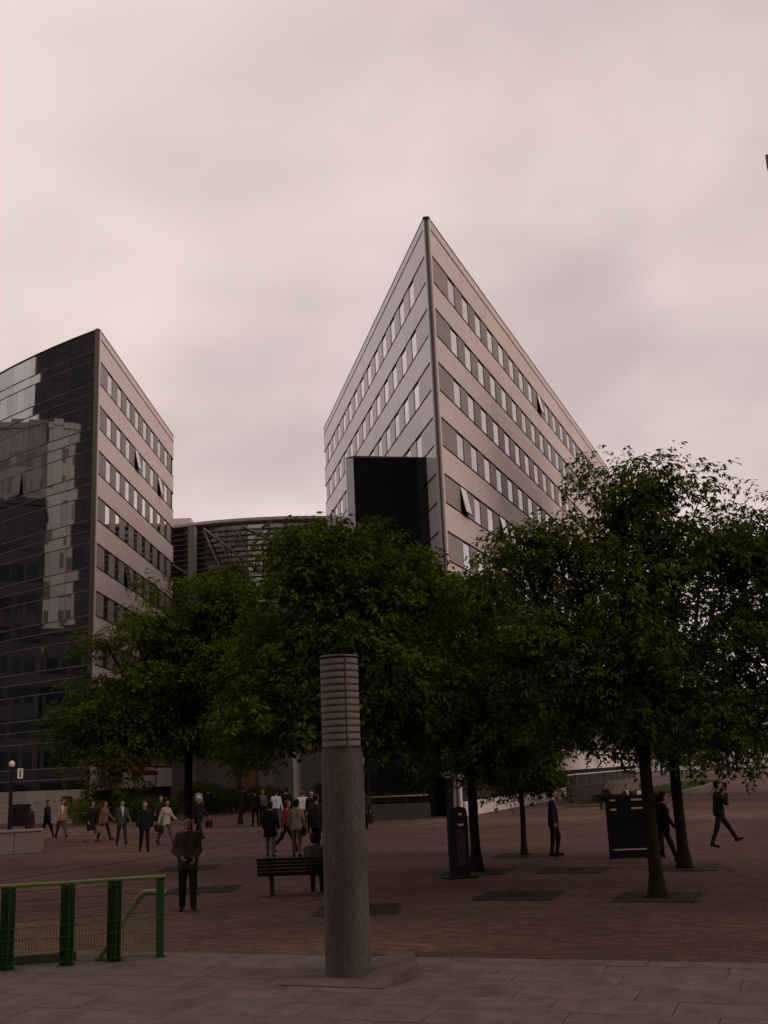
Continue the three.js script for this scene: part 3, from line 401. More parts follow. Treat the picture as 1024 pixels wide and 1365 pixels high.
// ================================================================ STONE LAMP PILLAR
{
  const g = thing('lamp_pillar', 'round granite lamp pillar with a louvred lantern in the foreground', 'lamp', [-0.69, 0, -14.7]);
  const gt = speckT.clone(); gt.repeat.set(2, 4); gt.needsUpdate = true;
  part('shaft', new THREE.LatheGeometry([[0, 0.0], [0.29, 0.0], [0.292, 0.02], [0.275, 2.74], [0.268, 2.765], [0, 2.765]].map(([a, b]) => new THREE.Vector2(a, b)), 48), M('granite', { color: lin(0.125, 0.106, 0.088), map: gt, roughness: 0.85, bumpMap: bumpT, bumpScale: 0.01 }), g);
  const dk = M('lantern_metal', { color: lin(0.06, 0.042, 0.038), roughness: 0.5, metalness: 0.4 }), op = M('opal', { color: lin(0.15, 0.118, 0.105), roughness: 0.6 });
  part('collar', cyl(0.262, 0.262, 0.05, 0, 2.79, 0, 40), dk, g); part('core', cyl(0.235, 0.235, 1.2, 0, 3.41, 0, 40), dk, g);
  const n = 13, y0 = 2.83, st = (4.0 - y0) / n;
  for (let k = 0; k < n; k++) { part('louver_band', new THREE.LatheGeometry([[0.24, 0], [0.252, 0.004], [0.252, st - 0.024], [0.24, st - 0.02]].map(([a, b]) => new THREE.Vector2(a, b)), 48), op, g, [0, y0 + k * st + 0.012, 0]); part('louver_ring', new THREE.TorusGeometry(0.253, 0.006, 6, 48).rotateX(Math.PI / 2), dk, g, [0, y0 + k * st, 0]); }
  for (const a of [0.35, 0.35 + 2.09, 0.35 + 4.19]) part('tie_rod', cyl(0.008, 0.008, 1.19, Math.sin(a) * 0.256, 3.415, Math.cos(a) * 0.256, 8), dk, g);
  part('cap', new THREE.LatheGeometry([[0, 4.045], [0.25, 4.035], [0.262, 4.02], [0.262, 3.995], [0, 3.995]].map(([a, b]) => new THREE.Vector2(a, b)), 48), dk, g);
  // wedge slab it stands on: level top, the paving falls away at its far right corner
  const pl = thing('pillar_base_slab', 'sloping stone base slab under the lamp pillar', 'slab', [0, 0, 0]);
  const c = [[-0.25, -13.80, 0.012], [0.19, -14.40, 0.19], [0.14, -15.2, 0.19], [-1.45, -15.55, 0.012], [-1.55, -14.3, 0.012]], pos = [], top = c.map(([x, z, y]) => [x, y, z]), tri = (a, b, d) => pos.push(...a, ...b, ...d);
  const ctr = [-0.55, 0.05, -14.7]; top.forEach((p, i) => { const q = top[(i + 1) % top.length], pb = [p[0], -0.05, p[2]], qb = [q[0], -0.05, q[2]]; tri(ctr, p, q); tri(p, pb, q); tri(q, pb, qb); });
  const gg = new THREE.BufferGeometry(); gg.setAttribute('position', new THREE.Float32BufferAttribute(pos, 3)); const uv = []; for (let i = 0; i < pos.length; i += 3) uv.push(pos[i], pos[i + 2]); gg.setAttribute('uv', new THREE.Float32BufferAttribute(uv, 2)); gg.computeVertexNormals();
  part('slab', gg, M('slab2'), pl);
  const dr = thing('drain_cover', 'small dark drain cover in the brick behind the lamp pillar', 'drain', [-0.12, 0, -15.95], -GA + 0.2); part('frame', bx(0.62, 0.02, 0.42, 0, 0.004, 0), M('iron'), dr); for (let i = 0; i < 6; i++) part('bar', bx(0.07, 0.012, 0.34, -0.24 + i * 0.096, 0.018, 0), M('grate_iron'), dr);
}
// ================================================================ GREEN RAILING
{
  const posts = [[-6.45, -16.12], [-5.59, -16.34], [-4.79, -16.51], [-4.17, -16.73], [-3.54, -16.9]], top = 1.12;
  const g = thing('green_railing', 'green steel railing with flat posts, wires and a mesh foot', 'railing', [posts[4][0], 0, posts[4][1]]);
  const P = ([x, z]) => [x - posts[4][0], z - posts[4][1]], dk = M('green_dark', { color: lin(0.012, 0.045, 0.011), roughness: 0.45, metalness: 0.1 }), lt = M('green_light', { color: lin(0.085, 0.125, 0.026), roughness: 0.5 }), md = M('green_mid', { color: lin(0.05, 0.09, 0.02), roughness: 0.5 });
  posts.forEach((p, i) => { const [x, z] = P(p), w = i === 4 ? 0.115 : 0.20; part('post', new RoundedBoxGeometry(w, top - 0.03, 0.05, 1, 0.006), dk, g, [x, (top - 0.03) / 2, z], 0.2); if (i < 4) part('post_flange', bx(0.016, top - 0.04, 0.16), dk, g, [x + 0.035, (top - 0.04) / 2, z + 0.04], 0.2); part('foot_plate', bx(w + 0.06, 0.012, 0.14), dk, g, [x, 0.008, z], 0.2); });
  for (let i = 0; i < 4; i++) { const a = P(posts[i]), b = P(posts[i + 1]), { u, L } = dir2(a, b), t = Math.atan2(-u[1], u[0]);
    part('top_rail', new RoundedBoxGeometry(L + (i === 3 ? 0.09 : 0.0), 0.05, 0.09, 2, 0.02), lt, g, [(a[0] + b[0]) / 2 + (i === 3 ? 0.045 * u[0] : 0), top, (a[1] + b[1]) / 2], t);
    for (const y of [1.04, 0.91, 0.77, 0.64]) part('wire', bar([a[0], y, a[1] + 0.06], [b[0], y, b[1] + 0.06], 0.005, 6), dk, g);
    const gs = []; for (let s = 0.1; s < L - 0.08; s += 0.042) gs.push(bar([a[0] + u[0] * s, 0.05, a[1] + u[1] * s + 0.05], [a[0] + u[0] * s, 0.55, a[1] + u[1] * s + 0.05], 0.0045, 5)); part('mesh_wires', merge(gs), md, g, undefined, 0, 'stuff');
    for (const y of [0.05, 0.22, 0.39, 0.55]) part('mesh_bar', bar([a[0], y, a[1] + 0.055], [b[0], y, b[1] + 0.055], 0.006, 6), md, g); }
  const h = thing('stair_handrail', 'sloping green tube handrail behind the green railing', 'handrail', [-4.1, 0, -17.05], 0.2);
  part('tube', new THREE.TubeGeometry(new THREE.CatmullRomCurve3([V3(-0.34, 0.04, 0.1), V3(-0.2, 0.22, 0.08), V3(0.18, 0.78, 0.02), V3(0.27, 0.87, 0), V3(0.37, 0.885, 0), V3(0.60, 0.86, 0)], false, 'catmullrom', 0.3), 40, 0.045, 12), lt, h); part('foot', cyl(0.075, 0.08, 0.03, -0.34, 0.018, 0.1, 16), dk, h);
  const k = thing('stairwell_kerb', 'low dark kerb behind the foot of the green railing', 'kerb', [-5.7, 0, -16.75], 0.22); part('kerb', new RoundedBoxGeometry(1.9, 0.12, 0.14, 1, 0.01), M('kerb_dark', { color: lin(0.05, 0.05, 0.045), roughness: 0.9 }), k, [0, 0.06, 0]);
}
// ================================================================ BENCHES
function bench(name, label, x, z, turn, w = 1.85) {
  const g = thing(name, label, 'bench', [x, 0, z], turn), wd = M('bench_wood', { color: lin(0.015, 0.012, 0.011), roughness: 0.75 }), ir = M('iron');
  for (let k = 0; k < 5; k++) { const m = part('back_slat', new RoundedBoxGeometry(w, 0.062, 0.028, 1, 0.008), wd, g, [0, 0.47 + k * 0.072, -0.20 - k * 0.018]); m.rotation.x = -0.22; }
  for (let k = 0; k < 5; k++) part('seat_slat', new RoundedBoxGeometry(w, 0.028, 0.07, 1, 0.008), wd, g, [0, 0.43, -0.14 + k * 0.085]);
  for (const s of [-0.29 * w, 0.36 * w]) { part('leg', merge([bx(0.09, 0.42, 0.07, s, 0.21, 0.05), bx(0.11, 0.02, 0.4, s, 0.01, 0.04)]), ir, g); part('bracket', merge([bx(0.05, 0.05, 0.46, s, 0.39, 0.0), bar([s, 0.40, -0.20], [s, 0.80, -0.31], 0.022, 6)]), ir, g); }
  return g;
}
bench('park_bench', 'dark slatted bench with its back to the green railing side', -2.05, -24.55, Math.PI - 0.06, 1.95);
bench('park_bench', 'bench at the edge of the lawn with one dark clothed sitter', 11.5, -61.3, 0.5, 1.8);
bench('park_bench', 'bench behind the notice board with two sitters', 11.75, -55.2, 0.2, 1.8);
// ================================================================ NOTICE BOARD, TOTEM, LEFT LAMP, PLANTER, SIGNS
{
  const blk = M('board_black', { color: lin(0.010, 0.010, 0.010), roughness: 0.6 }), wht = M('label_white', { color: lin(0.42, 0.38, 0.35), roughness: 0.6 });
  const g = thing('notice_board', 'large black notice board on two posts behind the spreading tree', 'notice board', [6.28, 0, -30], -0.1);
  part('panel', new RoundedBoxGeometry(1.3, 1.38, 0.09, 2, 0.02), blk, g, [0, 0.88, 0]); for (const s of [-0.68, 0.68]) part('post', new RoundedBoxGeometry(0.07, 1.62, 0.12, 1, 0.015), blk, g, [s, 0.81, 0]);
  part('crossbar', bx(1.3, 0.05, 0.06, 0, 1.595, 0), blk, g); part('base_bar', bx(1.2, 0.03, 0.012, 0, 0.24, 0.05), wht, g); part('skirt_panel', bx(1.3, 0.17, 0.06, 0, 0.10, 0), blk, g);
  for (const [x, y, w] of [[-0.52, 1.50, 0.14], [-0.52, 1.26, 0.16], [0.1, 1.50, 0.3], [0.1, 1.28, 0.3]]) part('label_strip', bx(w, 0.045, 0.012, x, y, 0.05), wht, g);
  const t = thing('totem_sign', 'narrow black information totem with a rounded head by the tree', 'sign', [1.42, 0, -26.75], 0.42);
  const s = new THREE.Shape(); s.moveTo(-0.23, 0); s.lineTo(-0.23, 1.42); s.quadraticCurveTo(-0.23, 1.56, -0.1, 1.56); s.lineTo(0.1, 1.56); s.quadraticCurveTo(0.23, 1.56, 0.23, 1.42); s.lineTo(0.23, 0); s.closePath();
  part('panel', new THREE.ExtrudeGeometry(s, { depth: 0.12, bevelEnabled: true, bevelSize: 0.015, bevelThickness: 0.015, bevelSegments: 2 }).translate(0, 0.03, -0.06), blk, t); part('foot', new RoundedBoxGeometry(0.8, 0.05, 0.45, 1, 0.02), blk, t, [0, 0.025, 0]);
  part('label_strip', bx(0.09, 0.05, 0.012, 0.05, 1.44, 0.08), wht, t); part('label_strip', bx(0.14, 0.045, 0.012, 0.05, 1.2, 0.08), wht, t);
  part('screen_recess', bx(0.22, 0.8, 0.01, 0.03, 0.68, 0.078), M('iron'), t);
  const l = thing('street_lamp', 'dark lamp post with a white head by the stone planter', 'lamp', [-17.35, 0, -50.5]);
  part('pole', cyl(0.07, 0.10, 3.35, 0, 1.675, 0, 16), blk, l); part('lamp_head', new THREE.SphereGeometry(0.13, 20, 14).scale(1, 1.25, 1), M('lamp_white', { color: lin(0.5, 0.46, 0.42), roughness: 0.5 }), l, [0, 3.5, 0]); part('neck', cyl(0.09, 0.08, 0.1, 0, 3.34, 0, 16), blk, l);
  const cv = document.createElement('canvas'); cv.width = 64; cv.height = 112; const x2 = cv.getContext('2d'); x2.fillStyle = '#d8cbbb'; x2.fillRect(0, 0, 64, 112); x2.fillStyle = '#17130f'; x2.fillRect(22, 12, 20, 18); x2.fillRect(22, 36, 20, 62); const ct = new THREE.CanvasTexture(cv); ct.colorSpace = THREE.SRGBColorSpace;
  const sg = part('sign_panel', bx(0.27, 0.46, 0.03), blk, l, [0.42, 3.08, 0.06]); const pf = new THREE.PlaneGeometry(0.25, 0.44); part('sign_face', pf, M('sign_face', { map: ct, roughness: 0.6 }), sg, [0, 0, 0.019]); part('sign_arm', bar([0, 3.1, 0.03], [0.32, 3.1, 0.05], 0.02, 8), blk, l);
  const bxx = thing('utility_cabinet', 'black utility cabinet on legs beside the lamp post', 'cabinet', [-17.2, 0, -50.9]); part('cabinet', new RoundedBoxGeometry(0.86, 0.95, 0.4, 2, 0.03), blk, bxx, [0.05, 1.25, -0.2]); for (const s2 of [-0.3, 0.4]) part('leg', bx(0.06, 0.8, 0.06, s2, 0.4, -0.2), blk, bxx);
  const p = thing('stone_planter', 'pale stone block planter at the left edge of the square', 'planter', [-13.66, 0, -43.41], 0.25), pm = [stoneM[0], stoneM[2], stoneM[1]];
  const cs = M('planter_stone', { color: lin(0.165, 0.138, 0.112), map: cloudT, roughness: 0.9 });
  for (let k = 0; k < 4; k++) part('stone_block', new RoundedBoxGeometry(1.0, 0.8, 1.2, 1, 0.02), cs, p, [-0.5 - k * 1.015, 0.4, -0.6]);
  for (let k = 0; k < 4; k++) part('coping', new RoundedBoxGeometry(1.01, 0.06, 1.28, 1, 0.01), cs, p, [-0.5 - k * 1.015, 0.835, -0.6]);
  const po = thing('framed_poster', 'small framed red and white poster on the stone plinth', 'poster', [-21.75, 1.2, -74.15], -0.62); part('frame', bx(0.95, 1.1, 0.05), blk, po); const c2 = document.createElement('canvas'); c2.width = c2.height = 64; const q = c2.getContext('2d'); q.fillStyle = '#3a2a26'; q.fillRect(0, 0, 64, 64); q.fillStyle = '#7a3328'; q.fillRect(34, 20, 24, 30); q.fillStyle = '#8a7f78'; q.fillRect(8, 8, 16, 14); q.fillStyle = '#59665c'; q.fillRect(10, 34, 18, 20); const t2 = new THREE.CanvasTexture(c2); t2.colorSpace = THREE.SRGBColorSpace; part('print', new THREE.PlaneGeometry(0.85, 1.0), M('poster', { map: t2, roughness: 0.5 }), po, [0, 0, 0.03]);
  const aw = thing('red_awning', 'dark red awning over the terrace at the pale flank', 'awning', [-18.3, 0, -78.5], Math.PI / 2);
  { const s3 = new THREE.Shape([[0, 0], [2.4, -0.7], [2.4, -1.0], [0, -0.3]].map(([a, b]) => new THREE.Vector2(a, b))); part('canopy', new THREE.ExtrudeGeometry(s3, { depth: 7, bevelEnabled: false }).rotateY(-Math.PI / 2).translate(3.5, 3.9, -1.5), M('awning', { color: lin(0.09, 0.025, 0.018), roughness: 0.9 }), aw); for (const s4 of [-3.3, 3.3]) part('post', bar([s4, 0, 0.8], [s4, 3.0, 0.8], 0.04, 8), M('iron'), aw); }
  const rp = thing('brick_pillar', 'square red brick pillar near the hall entrance', 'pillar', [-10.9, 0, -84.5]); for (let k = 0; k < 14; k++) part('brick_course', new RoundedBoxGeometry(1.0, 0.24, 1.0, 1, 0.01), M('pillar_brick' + (k % 3), { color: lin(0.16 + 0.02 * (k % 3), 0.06, 0.04), roughness: 0.9, map: grainT }), rp, [0, 0.125 + k * 0.25, 0]);
  const gc = thing('grey_column', 'slim pale grey round column at the hall entrance', 'column', [-6.5, 0, -74.5]); part('shaft', cyl(0.26, 0.28, 12, 0, 6, 0, 24), M('col_grey', { color: lin(0.34, 0.32, 0.31), roughness: 0.7, map: streakT }), gc); part('base', cyl(0.4, 0.42, 0.15, 0, 0.075, 0, 24), M('col_grey'), gc); part('capital', cyl(0.42, 0.27, 0.4, 0, 12.2, 0, 24), M('col_grey'), gc);
  const hs = thing('hanging_sign', 'small white sign with two dark lines by the brick pillar', 'sign', [-11.9, 0, -84], 0.15); const c3 = document.createElement('canvas'); c3.width = 64; c3.height = 128; const w3 = c3.getContext('2d'); w3.fillStyle = '#b9b2ac'; w3.fillRect(0, 0, 64, 128); w3.fillStyle = '#3c3836'; w3.fillRect(0, 62, 64, 6); for (const y of [14, 28, 42, 82, 98]) w3.fillRect(12, y, 38, 6); const t3 = new THREE.CanvasTexture(c3); t3.colorSpace = THREE.SRGBColorSpace;
  part('pole', bar([0, 0, -0.06], [0, 4.7, -0.06], 0.05, 8), blk, hs); part('board', bx(0.62, 1.3, 0.08, 0, 3.95, 0), blk, hs); part('board_face', new THREE.PlaneGeometry(0.58, 1.24), M('hs_face', { map: t3, roughness: 0.6 }), hs, [0, 3.95, 0.044]);
  // handrail and dark ramp wall at the foot of the black box
  const rl = thing('ramp_handrail', 'polished handrail on the dark ramp wall below the black glass box', 'handrail', [-1.5, 0, -59.6]); part('rail', bar([-1.0, 1.18, 0], [3.2, 1.18, -0.1], 0.04, 10), M('steel', { color: lin(0.55, 0.52, 0.5), roughness: 0.25, metalness: 1 }), rl); part('wall', bx(4.4, 0.8, 0.25, 1.1, 0.4, -0.1), M('kerb_dark'), rl); for (let k = 0; k < 5; k++) part('baluster', cyl(0.02, 0.02, 0.36, -0.9 + k, 0.98, -0.05 - 0.02 * k, 8), M('iron'), rl);
}
// ================================================================ LAWN, LOW WALL AND RAMP RAIL ALONG THE STREET SIDE
{
  const { u } = dir2(A0, A1), n = [-u[1], u[0]], at = (s, o) => [A0[0] + u[0] * s + n[0] * o, A0[1] + u[1] * s + n[1] * o], t = Math.atan2(-u[1], u[0]);
  const lawn = structure('lawn', sheet([at(9.2, 3.9), at(9.2, 7.5), at(60, 8.5), at(75, 8.0), at(75, 3.9)], 0.09), M('lawn', { color: lin(0.045, 0.062, 0.014), roughness: 1, map: speckT })); lawn.userData.label = 'narrow green lawn beside the pale office building';
  const r = rng(77), bl = new THREE.ConeGeometry(0.02, 0.1, 3); bl.translate(0, 0.05, 0); const im = new THREE.InstancedMesh(bl, M('grass', { color: 0xffffff, roughness: 1 }), 9000), m = new THREE.Matrix4(), q = new THREE.Quaternion(), c = new THREE.Color(); shade(im);
  for (let i = 0; i < 9000; i++) { const s = 9.4 + r() * 60, [x, z] = at(s, 4.0 + r() * 3.6); q.setFromEuler(new THREE.Euler((r() - 0.5) * 0.8, r() * 6, (r() - 0.5) * 0.8)); m.compose(V3(x, 0.085, z), q, V3(1 + r(), 0.7 + r() * 0.8, 1 + r())); im.setMatrixAt(i, m); const k = 0.7 + 0.6 * r(); im.setColorAt(i, c.setRGB(0.05 * k, 0.07 * k, 0.014 * k)); }
  im.name = 'lawn_grass'; im.userData = { kind: 'stuff', label: 'short grass blades of the lawn strip', category: 'grass' }; scene.add(im);
  const kb = thing('lawn_kerb', 'pale stone kerb bordering the lawn', 'kerb', [0, 0, 0]); const seg = (a, b) => { const { u: w, L } = dir2(a, b), k = Math.max(1, Math.round(L / 2.2)); for (let i = 0; i < k; i++) { const f = (i + 0.5) / k; part('kerb_stone', new RoundedBoxGeometry(L / k - 0.02, 0.14, 0.22, 1, 0.015), M('planter_stone'), kb, [a[0] + (b[0] - a[0]) * f, 0.07, a[1] + (b[1] - a[1]) * f], Math.atan2(-w[1], w[0])); } };
  seg(at(9.1, 3.8), at(9.1, 7.6)); seg(at(9.2, 7.6), at(60, 8.6)); seg(at(60, 8.6), at(75, 8.1));
  const lw = thing('low_wall', 'low brown wall beside the lawn, carrying a pale handrail', 'wall', [...(() => { const p = at(16, 2.6); return [p[0], 0, p[1]]; })()], t); for (let k = 0; k < 14; k++) part('wall_stone', new RoundedBoxGeometry(3.0, 1.0, 0.35, 1, 0.02), M('low_wall', { color: lin(0.13, 0.10, 0.085), roughness: 0.9, map: cloudT }), lw, [1.5 + k * 3.02, 0.5, 0]);
  part('handrail', bar([0, 1.75, 0], [42, 1.75, 0], 0.045, 8), M('steel'), lw); for (let k = 0; k < 15; k++) part('rail_post', cyl(0.03, 0.03, 0.76, k * 3, 1.37, 0, 8), M('steel'), lw);
}
// ================================================================ PEOPLE
// Every body is one surface: tapered limbs joined in a distance field, then meshed (surface nets).
function meshField(prims, lo, hi, cell, k, clip) {
  const nx = Math.ceil((hi[0] - lo[0]) / cell) + 1, ny = Math.ceil((hi[1] - lo[1]) / cell) + 1, nz = Math.ceil((hi[2] - lo[2]) / cell) + 1, d = new Float32Array(nx * ny * nz).fill(9);
  const id = (x, y, z) => x + nx * (y + ny * z);
  for (const [a, b, ra, rb, sq] of prims) {
    const pad = Math.max(ra, rb) + k + cell * 2, dx = b[0] - a[0], dy = b[1] - a[1], dz = b[2] - a[2], L2 = dx * dx + dy * dy + dz * dz || 1e-9;
    const f = (i, n) => [Math.max(0, Math.floor((Math.min(a[i], b[i]) - pad - lo[i]) / cell)), Math.min(n - 1, Math.ceil((Math.max(a[i], b[i]) + pad - lo[i]) / cell))];
    const [x0, x1] = f(0, nx), [y0, y1] = f(1, ny), [z0, z1] = f(2, nz);
    for (let z = z0; z <= z1; z++) for (let y = y0; y <= y1; y++) for (let x = x0; x <= x1; x++) {
      const px = lo[0] + x * cell - a[0], py = lo[1] + y * cell - a[1], pz = lo[2] + z * cell - a[2]; let t = (px * dx + py * dy + pz * dz) / L2; t = t < 0 ? 0 : t > 1 ? 1 : t;
      const q = Math.hypot((px - dx * t) / (sq ? sq[0] : 1), (py - dy * t) / (sq ? sq[1] : 1), (pz - dz * t) / (sq ? sq[2] : 1)) - (ra + (rb - ra) * t), i = id(x, y, z), o = d[i];
      if (o > 8) { d[i] = q; continue; } const h = Math.max(k - Math.abs(o - q), 0) / k; d[i] = Math.min(o, q) - h * h * k * 0.25;
    }
  }
  if (clip) for (let z = 0; z < nz; z++) for (let y = 0; y < ny; y++) for (let x = 0; x < nx; x++) { const i = id(x, y, z); if (d[i] < 8) d[i] = Math.max(d[i], clip(lo[0] + x * cell, lo[1] + y * cell, lo[2] + z * cell)); }
  const vid = new Int32Array(nx * ny * nz).fill(-1), pos = [], idx = [], E = [[0, 1], [2, 3], [4, 5], [6, 7], [0, 2], [1, 3], [4, 6], [5, 7], [0, 4], [1, 5], [2, 6], [3, 7]], v = new Float32Array(8);
  for (let z = 0; z < nz - 1; z++) for (let y = 0; y < ny - 1; y++) for (let x = 0; x < nx - 1; x++) {
    let m = 0; for (let c = 0; c < 8; c++) { v[c] = d[id(x + (c & 1), y + (c >> 1 & 1), z + (c >> 2))]; if (v[c] < 0) m |= 1 << c; } if (m === 0 || m === 255) continue;
    let sx = 0, sy = 0, sz = 0, n = 0; for (const [a, b] of E) { if ((v[a] < 0) === (v[b] < 0)) continue; const t = v[a] / (v[a] - v[b]); sx += (a & 1) + t * ((b & 1) - (a & 1)); sy += (a >> 1 & 1) + t * ((b >> 1 & 1) - (a >> 1 & 1)); sz += (a >> 2) + t * ((b >> 2) - (a >> 2)); n++; }
    vid[id(x, y, z)] = pos.length / 3; pos.push(lo[0] + (x + sx / n) * cell, lo[1] + (y + sy / n) * cell, lo[2] + (z + sz / n) * cell);
  }
  const quad = (a, b, c, e, flip) => { if (a < 0 || b < 0 || c < 0 || e < 0) return; flip ? idx.push(a, b, c, a, c, e) : idx.push(a, c, b, a, e, c); };
  for (let z = 1; z < nz - 1; z++) for (let y = 1; y < ny - 1; y++) for (let x = 1; x < nx - 1; x++) {
    const s = d[id(x, y, z)] < 0;
    if (s !== d[id(x + 1, y, z)] < 0) quad(vid[id(x, y - 1, z - 1)], vid[id(x, y, z - 1)], vid[id(x, y, z)], vid[id(x, y - 1, z)], s);
    if (s !== d[id(x, y + 1, z)] < 0) quad(vid[id(x - 1, y, z - 1)], vid[id(x - 1, y, z)], vid[id(x, y, z)], vid[id(x, y, z - 1)], s);
    if (s !== d[id(x, y, z + 1)] < 0) quad(vid[id(x - 1, y - 1, z)], vid[id(x, y - 1, z)], vid[id(x, y, z)], vid[id(x - 1, y, z)], s);
  }
  const g = new THREE.BufferGeometry(); g.setAttribute('position', new THREE.Float32BufferAttribute(pos, 3)); g.setIndex(idx); g.computeVertexNormals(); return g;
}
const rad = (d) => d * Math.PI / 180, add = (a, b, s = 1) => [a[0] + b[0] * s, a[1] + b[1] * s, a[2] + b[2] * s];
const box3 = (prims, m) => { const lo = [9, 9, 9], hi = [-9, -9, -9]; for (const [a, b, r0, r1] of prims) for (const p of [a, b]) for (let i = 0; i < 3; i++) { lo[i] = Math.min(lo[i], p[i] - Math.max(r0, r1) - m); hi[i] = Math.max(hi[i], p[i] + Math.max(r0, r1) + m); } return [lo, hi]; };
const clothCache = {}; const cloth = (c) => (clothCache[c.join()] ??= new THREE.MeshPhysicalMaterial({ color: lin(...c), roughness: 0.9, specularIntensity: 0.15, map: grainT }));
const skinV = new THREE.MeshPhysicalMaterial({ color: 0xffffff, vertexColors: true, roughness: 0.65, specularIntensity: 0.4 });
function person(o) {
  const g = thing('person', o.label, 'person', [o.x, 0, o.z], rad(o.yaw ?? 0), o.group ?? 'people on the square'), sc = (o.h ?? 1.74) / 1.75, cell = o.cell ?? 0.022;
  const f = o.woman ? 0.9 : 1, lean = rad(o.lean ?? 2), sit = o.sit;
  // skeleton
  const hipY = 0.93, J = {}, up = (y, x = 0, z = 0) => [x, hipY + (y - hipY) * Math.cos(lean) - z * Math.sin(lean), z * Math.cos(lean) + (y - hipY) * Math.sin(lean)];
  const legs = [[1, o.legs?.[0] ?? [0, 2]], [-1, o.legs?.[1] ?? [0, 2]]].map(([s, [th, kn, ab = 2]]) => { const hip = [s * 0.088, hipY - 0.02, 0], a = rad(th), b = rad(th - kn), w = Math.sin(rad(ab)) * s; const knee = add(hip, [w, -Math.cos(a), Math.sin(a)], 0.43), ankle = add(knee, [w * 0.3, -Math.cos(b), Math.sin(b)], 0.42), fp = rad(sit ? 0 : Math.min(0, (th - kn) * 0.9) + Math.max(0, th - kn) * 0.5), heel = add(ankle, [0, -0.035, -0.035]), toe = add(ankle, [s * 0.025, -0.04 + Math.sin(fp) * 0.17, Math.cos(fp) * 0.17]); return { s, hip, knee, ankle, heel, toe }; });
  let dy = 0; if (sit) dy = -0.40; else dy = -(Math.min(...legs.flatMap((l) => [l.heel[1] - 0.045, l.toe[1] - 0.035])));
  const S = (p) => [p[0] * sc, (p[1] + dy) * sc, p[2] * sc], pr = (a, b, r0, r1, sq) => [S(a), S(b), r0 * sc, r1 * sc, sq];
  const shW = 0.185 * f, arms = [[1, o.arms?.[0] ?? [0, 8, 12]], [-1, o.arms?.[1] ?? [0, 8, 12]]].map(([s, [sw, out, el, inw = 0]]) => { const sh = up(1.405, s * shW * 0.97), a = rad(sw), ot = rad(out), b = rad(sw + el), o2 = rad(out - inw); const d1 = [s * Math.sin(ot), -Math.cos(ot) * Math.cos(a), Math.cos(ot) * Math.sin(a)], d2 = [s * Math.sin(o2), -Math.cos(o2) * Math.cos(b), Math.cos(o2) * Math.sin(b)], elb = add(sh, d1, 0.29), wr = add(elb, d2, 0.25); return { s, sh, elb, wr, d2 }; });
  const torso = (k) => [pr(up(0.95, -0.065 * f), up(1.34, -0.085 * f), 0.108 * f + k, 0.098 * f + k), pr(up(0.95, 0.065 * f), up(1.34, 0.085 * f), 0.108 * f + k, 0.098 * f + k), pr(up(1.455, 0), up(1.395, -shW * 0.9), 0.052 + k, 0.046 + k), pr(up(1.455, 0), up(1.395, shW * 0.9), 0.052 + k, 0.046 + k), ...(o.woman ? [pr(up(1.27, -0.07, 0.06), up(1.27, 0.07, 0.06), 0.07 + k, 0.07 + k)] : [])];
  const armP = (k, t = 1) => arms.flatMap((a) => [pr(a.sh, a.elb, 0.05 * f + k, 0.04 * f + k), pr(a.elb, add(a.elb, [a.wr[0] - a.elb[0], a.wr[1] - a.elb[1], a.wr[2] - a.elb[2]], t), 0.04 * f + k, 0.028 * f + k * 1.2)]);
  const legP = (k) => legs.flatMap((l) => [pr(l.hip, l.knee, 0.082 + k, 0.055 + k), pr(l.knee, l.ankle, 0.055 + k, 0.036 + k * 1.25)]);
  const hip = (k) => [pr([-0.06, hipY, 0], [0.06, hipY, 0], 0.115 + k, 0.115 + k)];
  const neck = up(1.45), head = up(1.645, 0, 0.025), hs = [];
  // body: trunk, limbs, feet, neck
  const bodyP = [...torso(-0.012), ...armP(-0.004), ...legP(-0.006), ...hip(-0.01), pr(neck, up(1.56, 0, 0.015), 0.055 * f, 0.05 * f), ...legs.map((l) => pr(l.heel, l.toe, 0.03, 0.026))];
  const mesh = (prims, c, k, clip) => { const [lo, hi] = box3(prims, c * 2.5 + k); return meshField(prims, lo, hi, c, k, clip); };
  const paint = (geo, fn) => { const p = geo.attributes.position, c = new Float32Array(p.count * 3); for (let i = 0; i < p.count; i++) c.set(fn(p.getX(i), p.getY(i), p.getZ(i)), i * 3); geo.setAttribute('color', new THREE.BufferAttribute(c, 3)); return geo; };
  const sk = o.skin ?? [0.26, 0.145, 0.10], skin = () => sk;
  const geos = [paint(mesh(bodyP, cell, 0.04 * sc), skin)];
  // head with face
  const yaw = rad(o.look ?? 0), cs = Math.cos(yaw), sn = Math.sin(yaw), HD = (x, y, z) => add(head, [x * cs + z * sn, y, -x * sn + z * cs]);
  const headP = [pr(HD(0, 0.035, -0.018), HD(0, 0.03, 0.01), 0.086, 0.084), pr(HD(0, -0.02, 0.02), HD(0, -0.075, 0.038), 0.062, 0.042), pr(HD(0, 0.012, 0.088), HD(0, -0.022, 0.106), 0.009, 0.013), pr(HD(0.08, 0.01, -0.005), HD(0.08, -0.025, -0.002), 0.014, 0.010), pr(HD(-0.08, 0.01, -0.005), HD(-0.08, -0.025, -0.002), 0.014, 0.010), pr(HD(-0.035, 0.028, 0.073), HD(0.035, 0.028, 0.073), 0.014, 0.014), pr(HD(-0.018, -0.052, 0.076), HD(0.018, -0.052, 0.076), 0.009, 0.009), pr(HD(0, -0.05, -0.005), up(1.53, 0, 0.01), 0.052 * f, 0.053 * f)];
  const eyes = [S(HD(0.031, 0.006, 0.088)), S(HD(-0.031, 0.006, 0.088))], mo = S(HD(0, -0.052, 0.086));
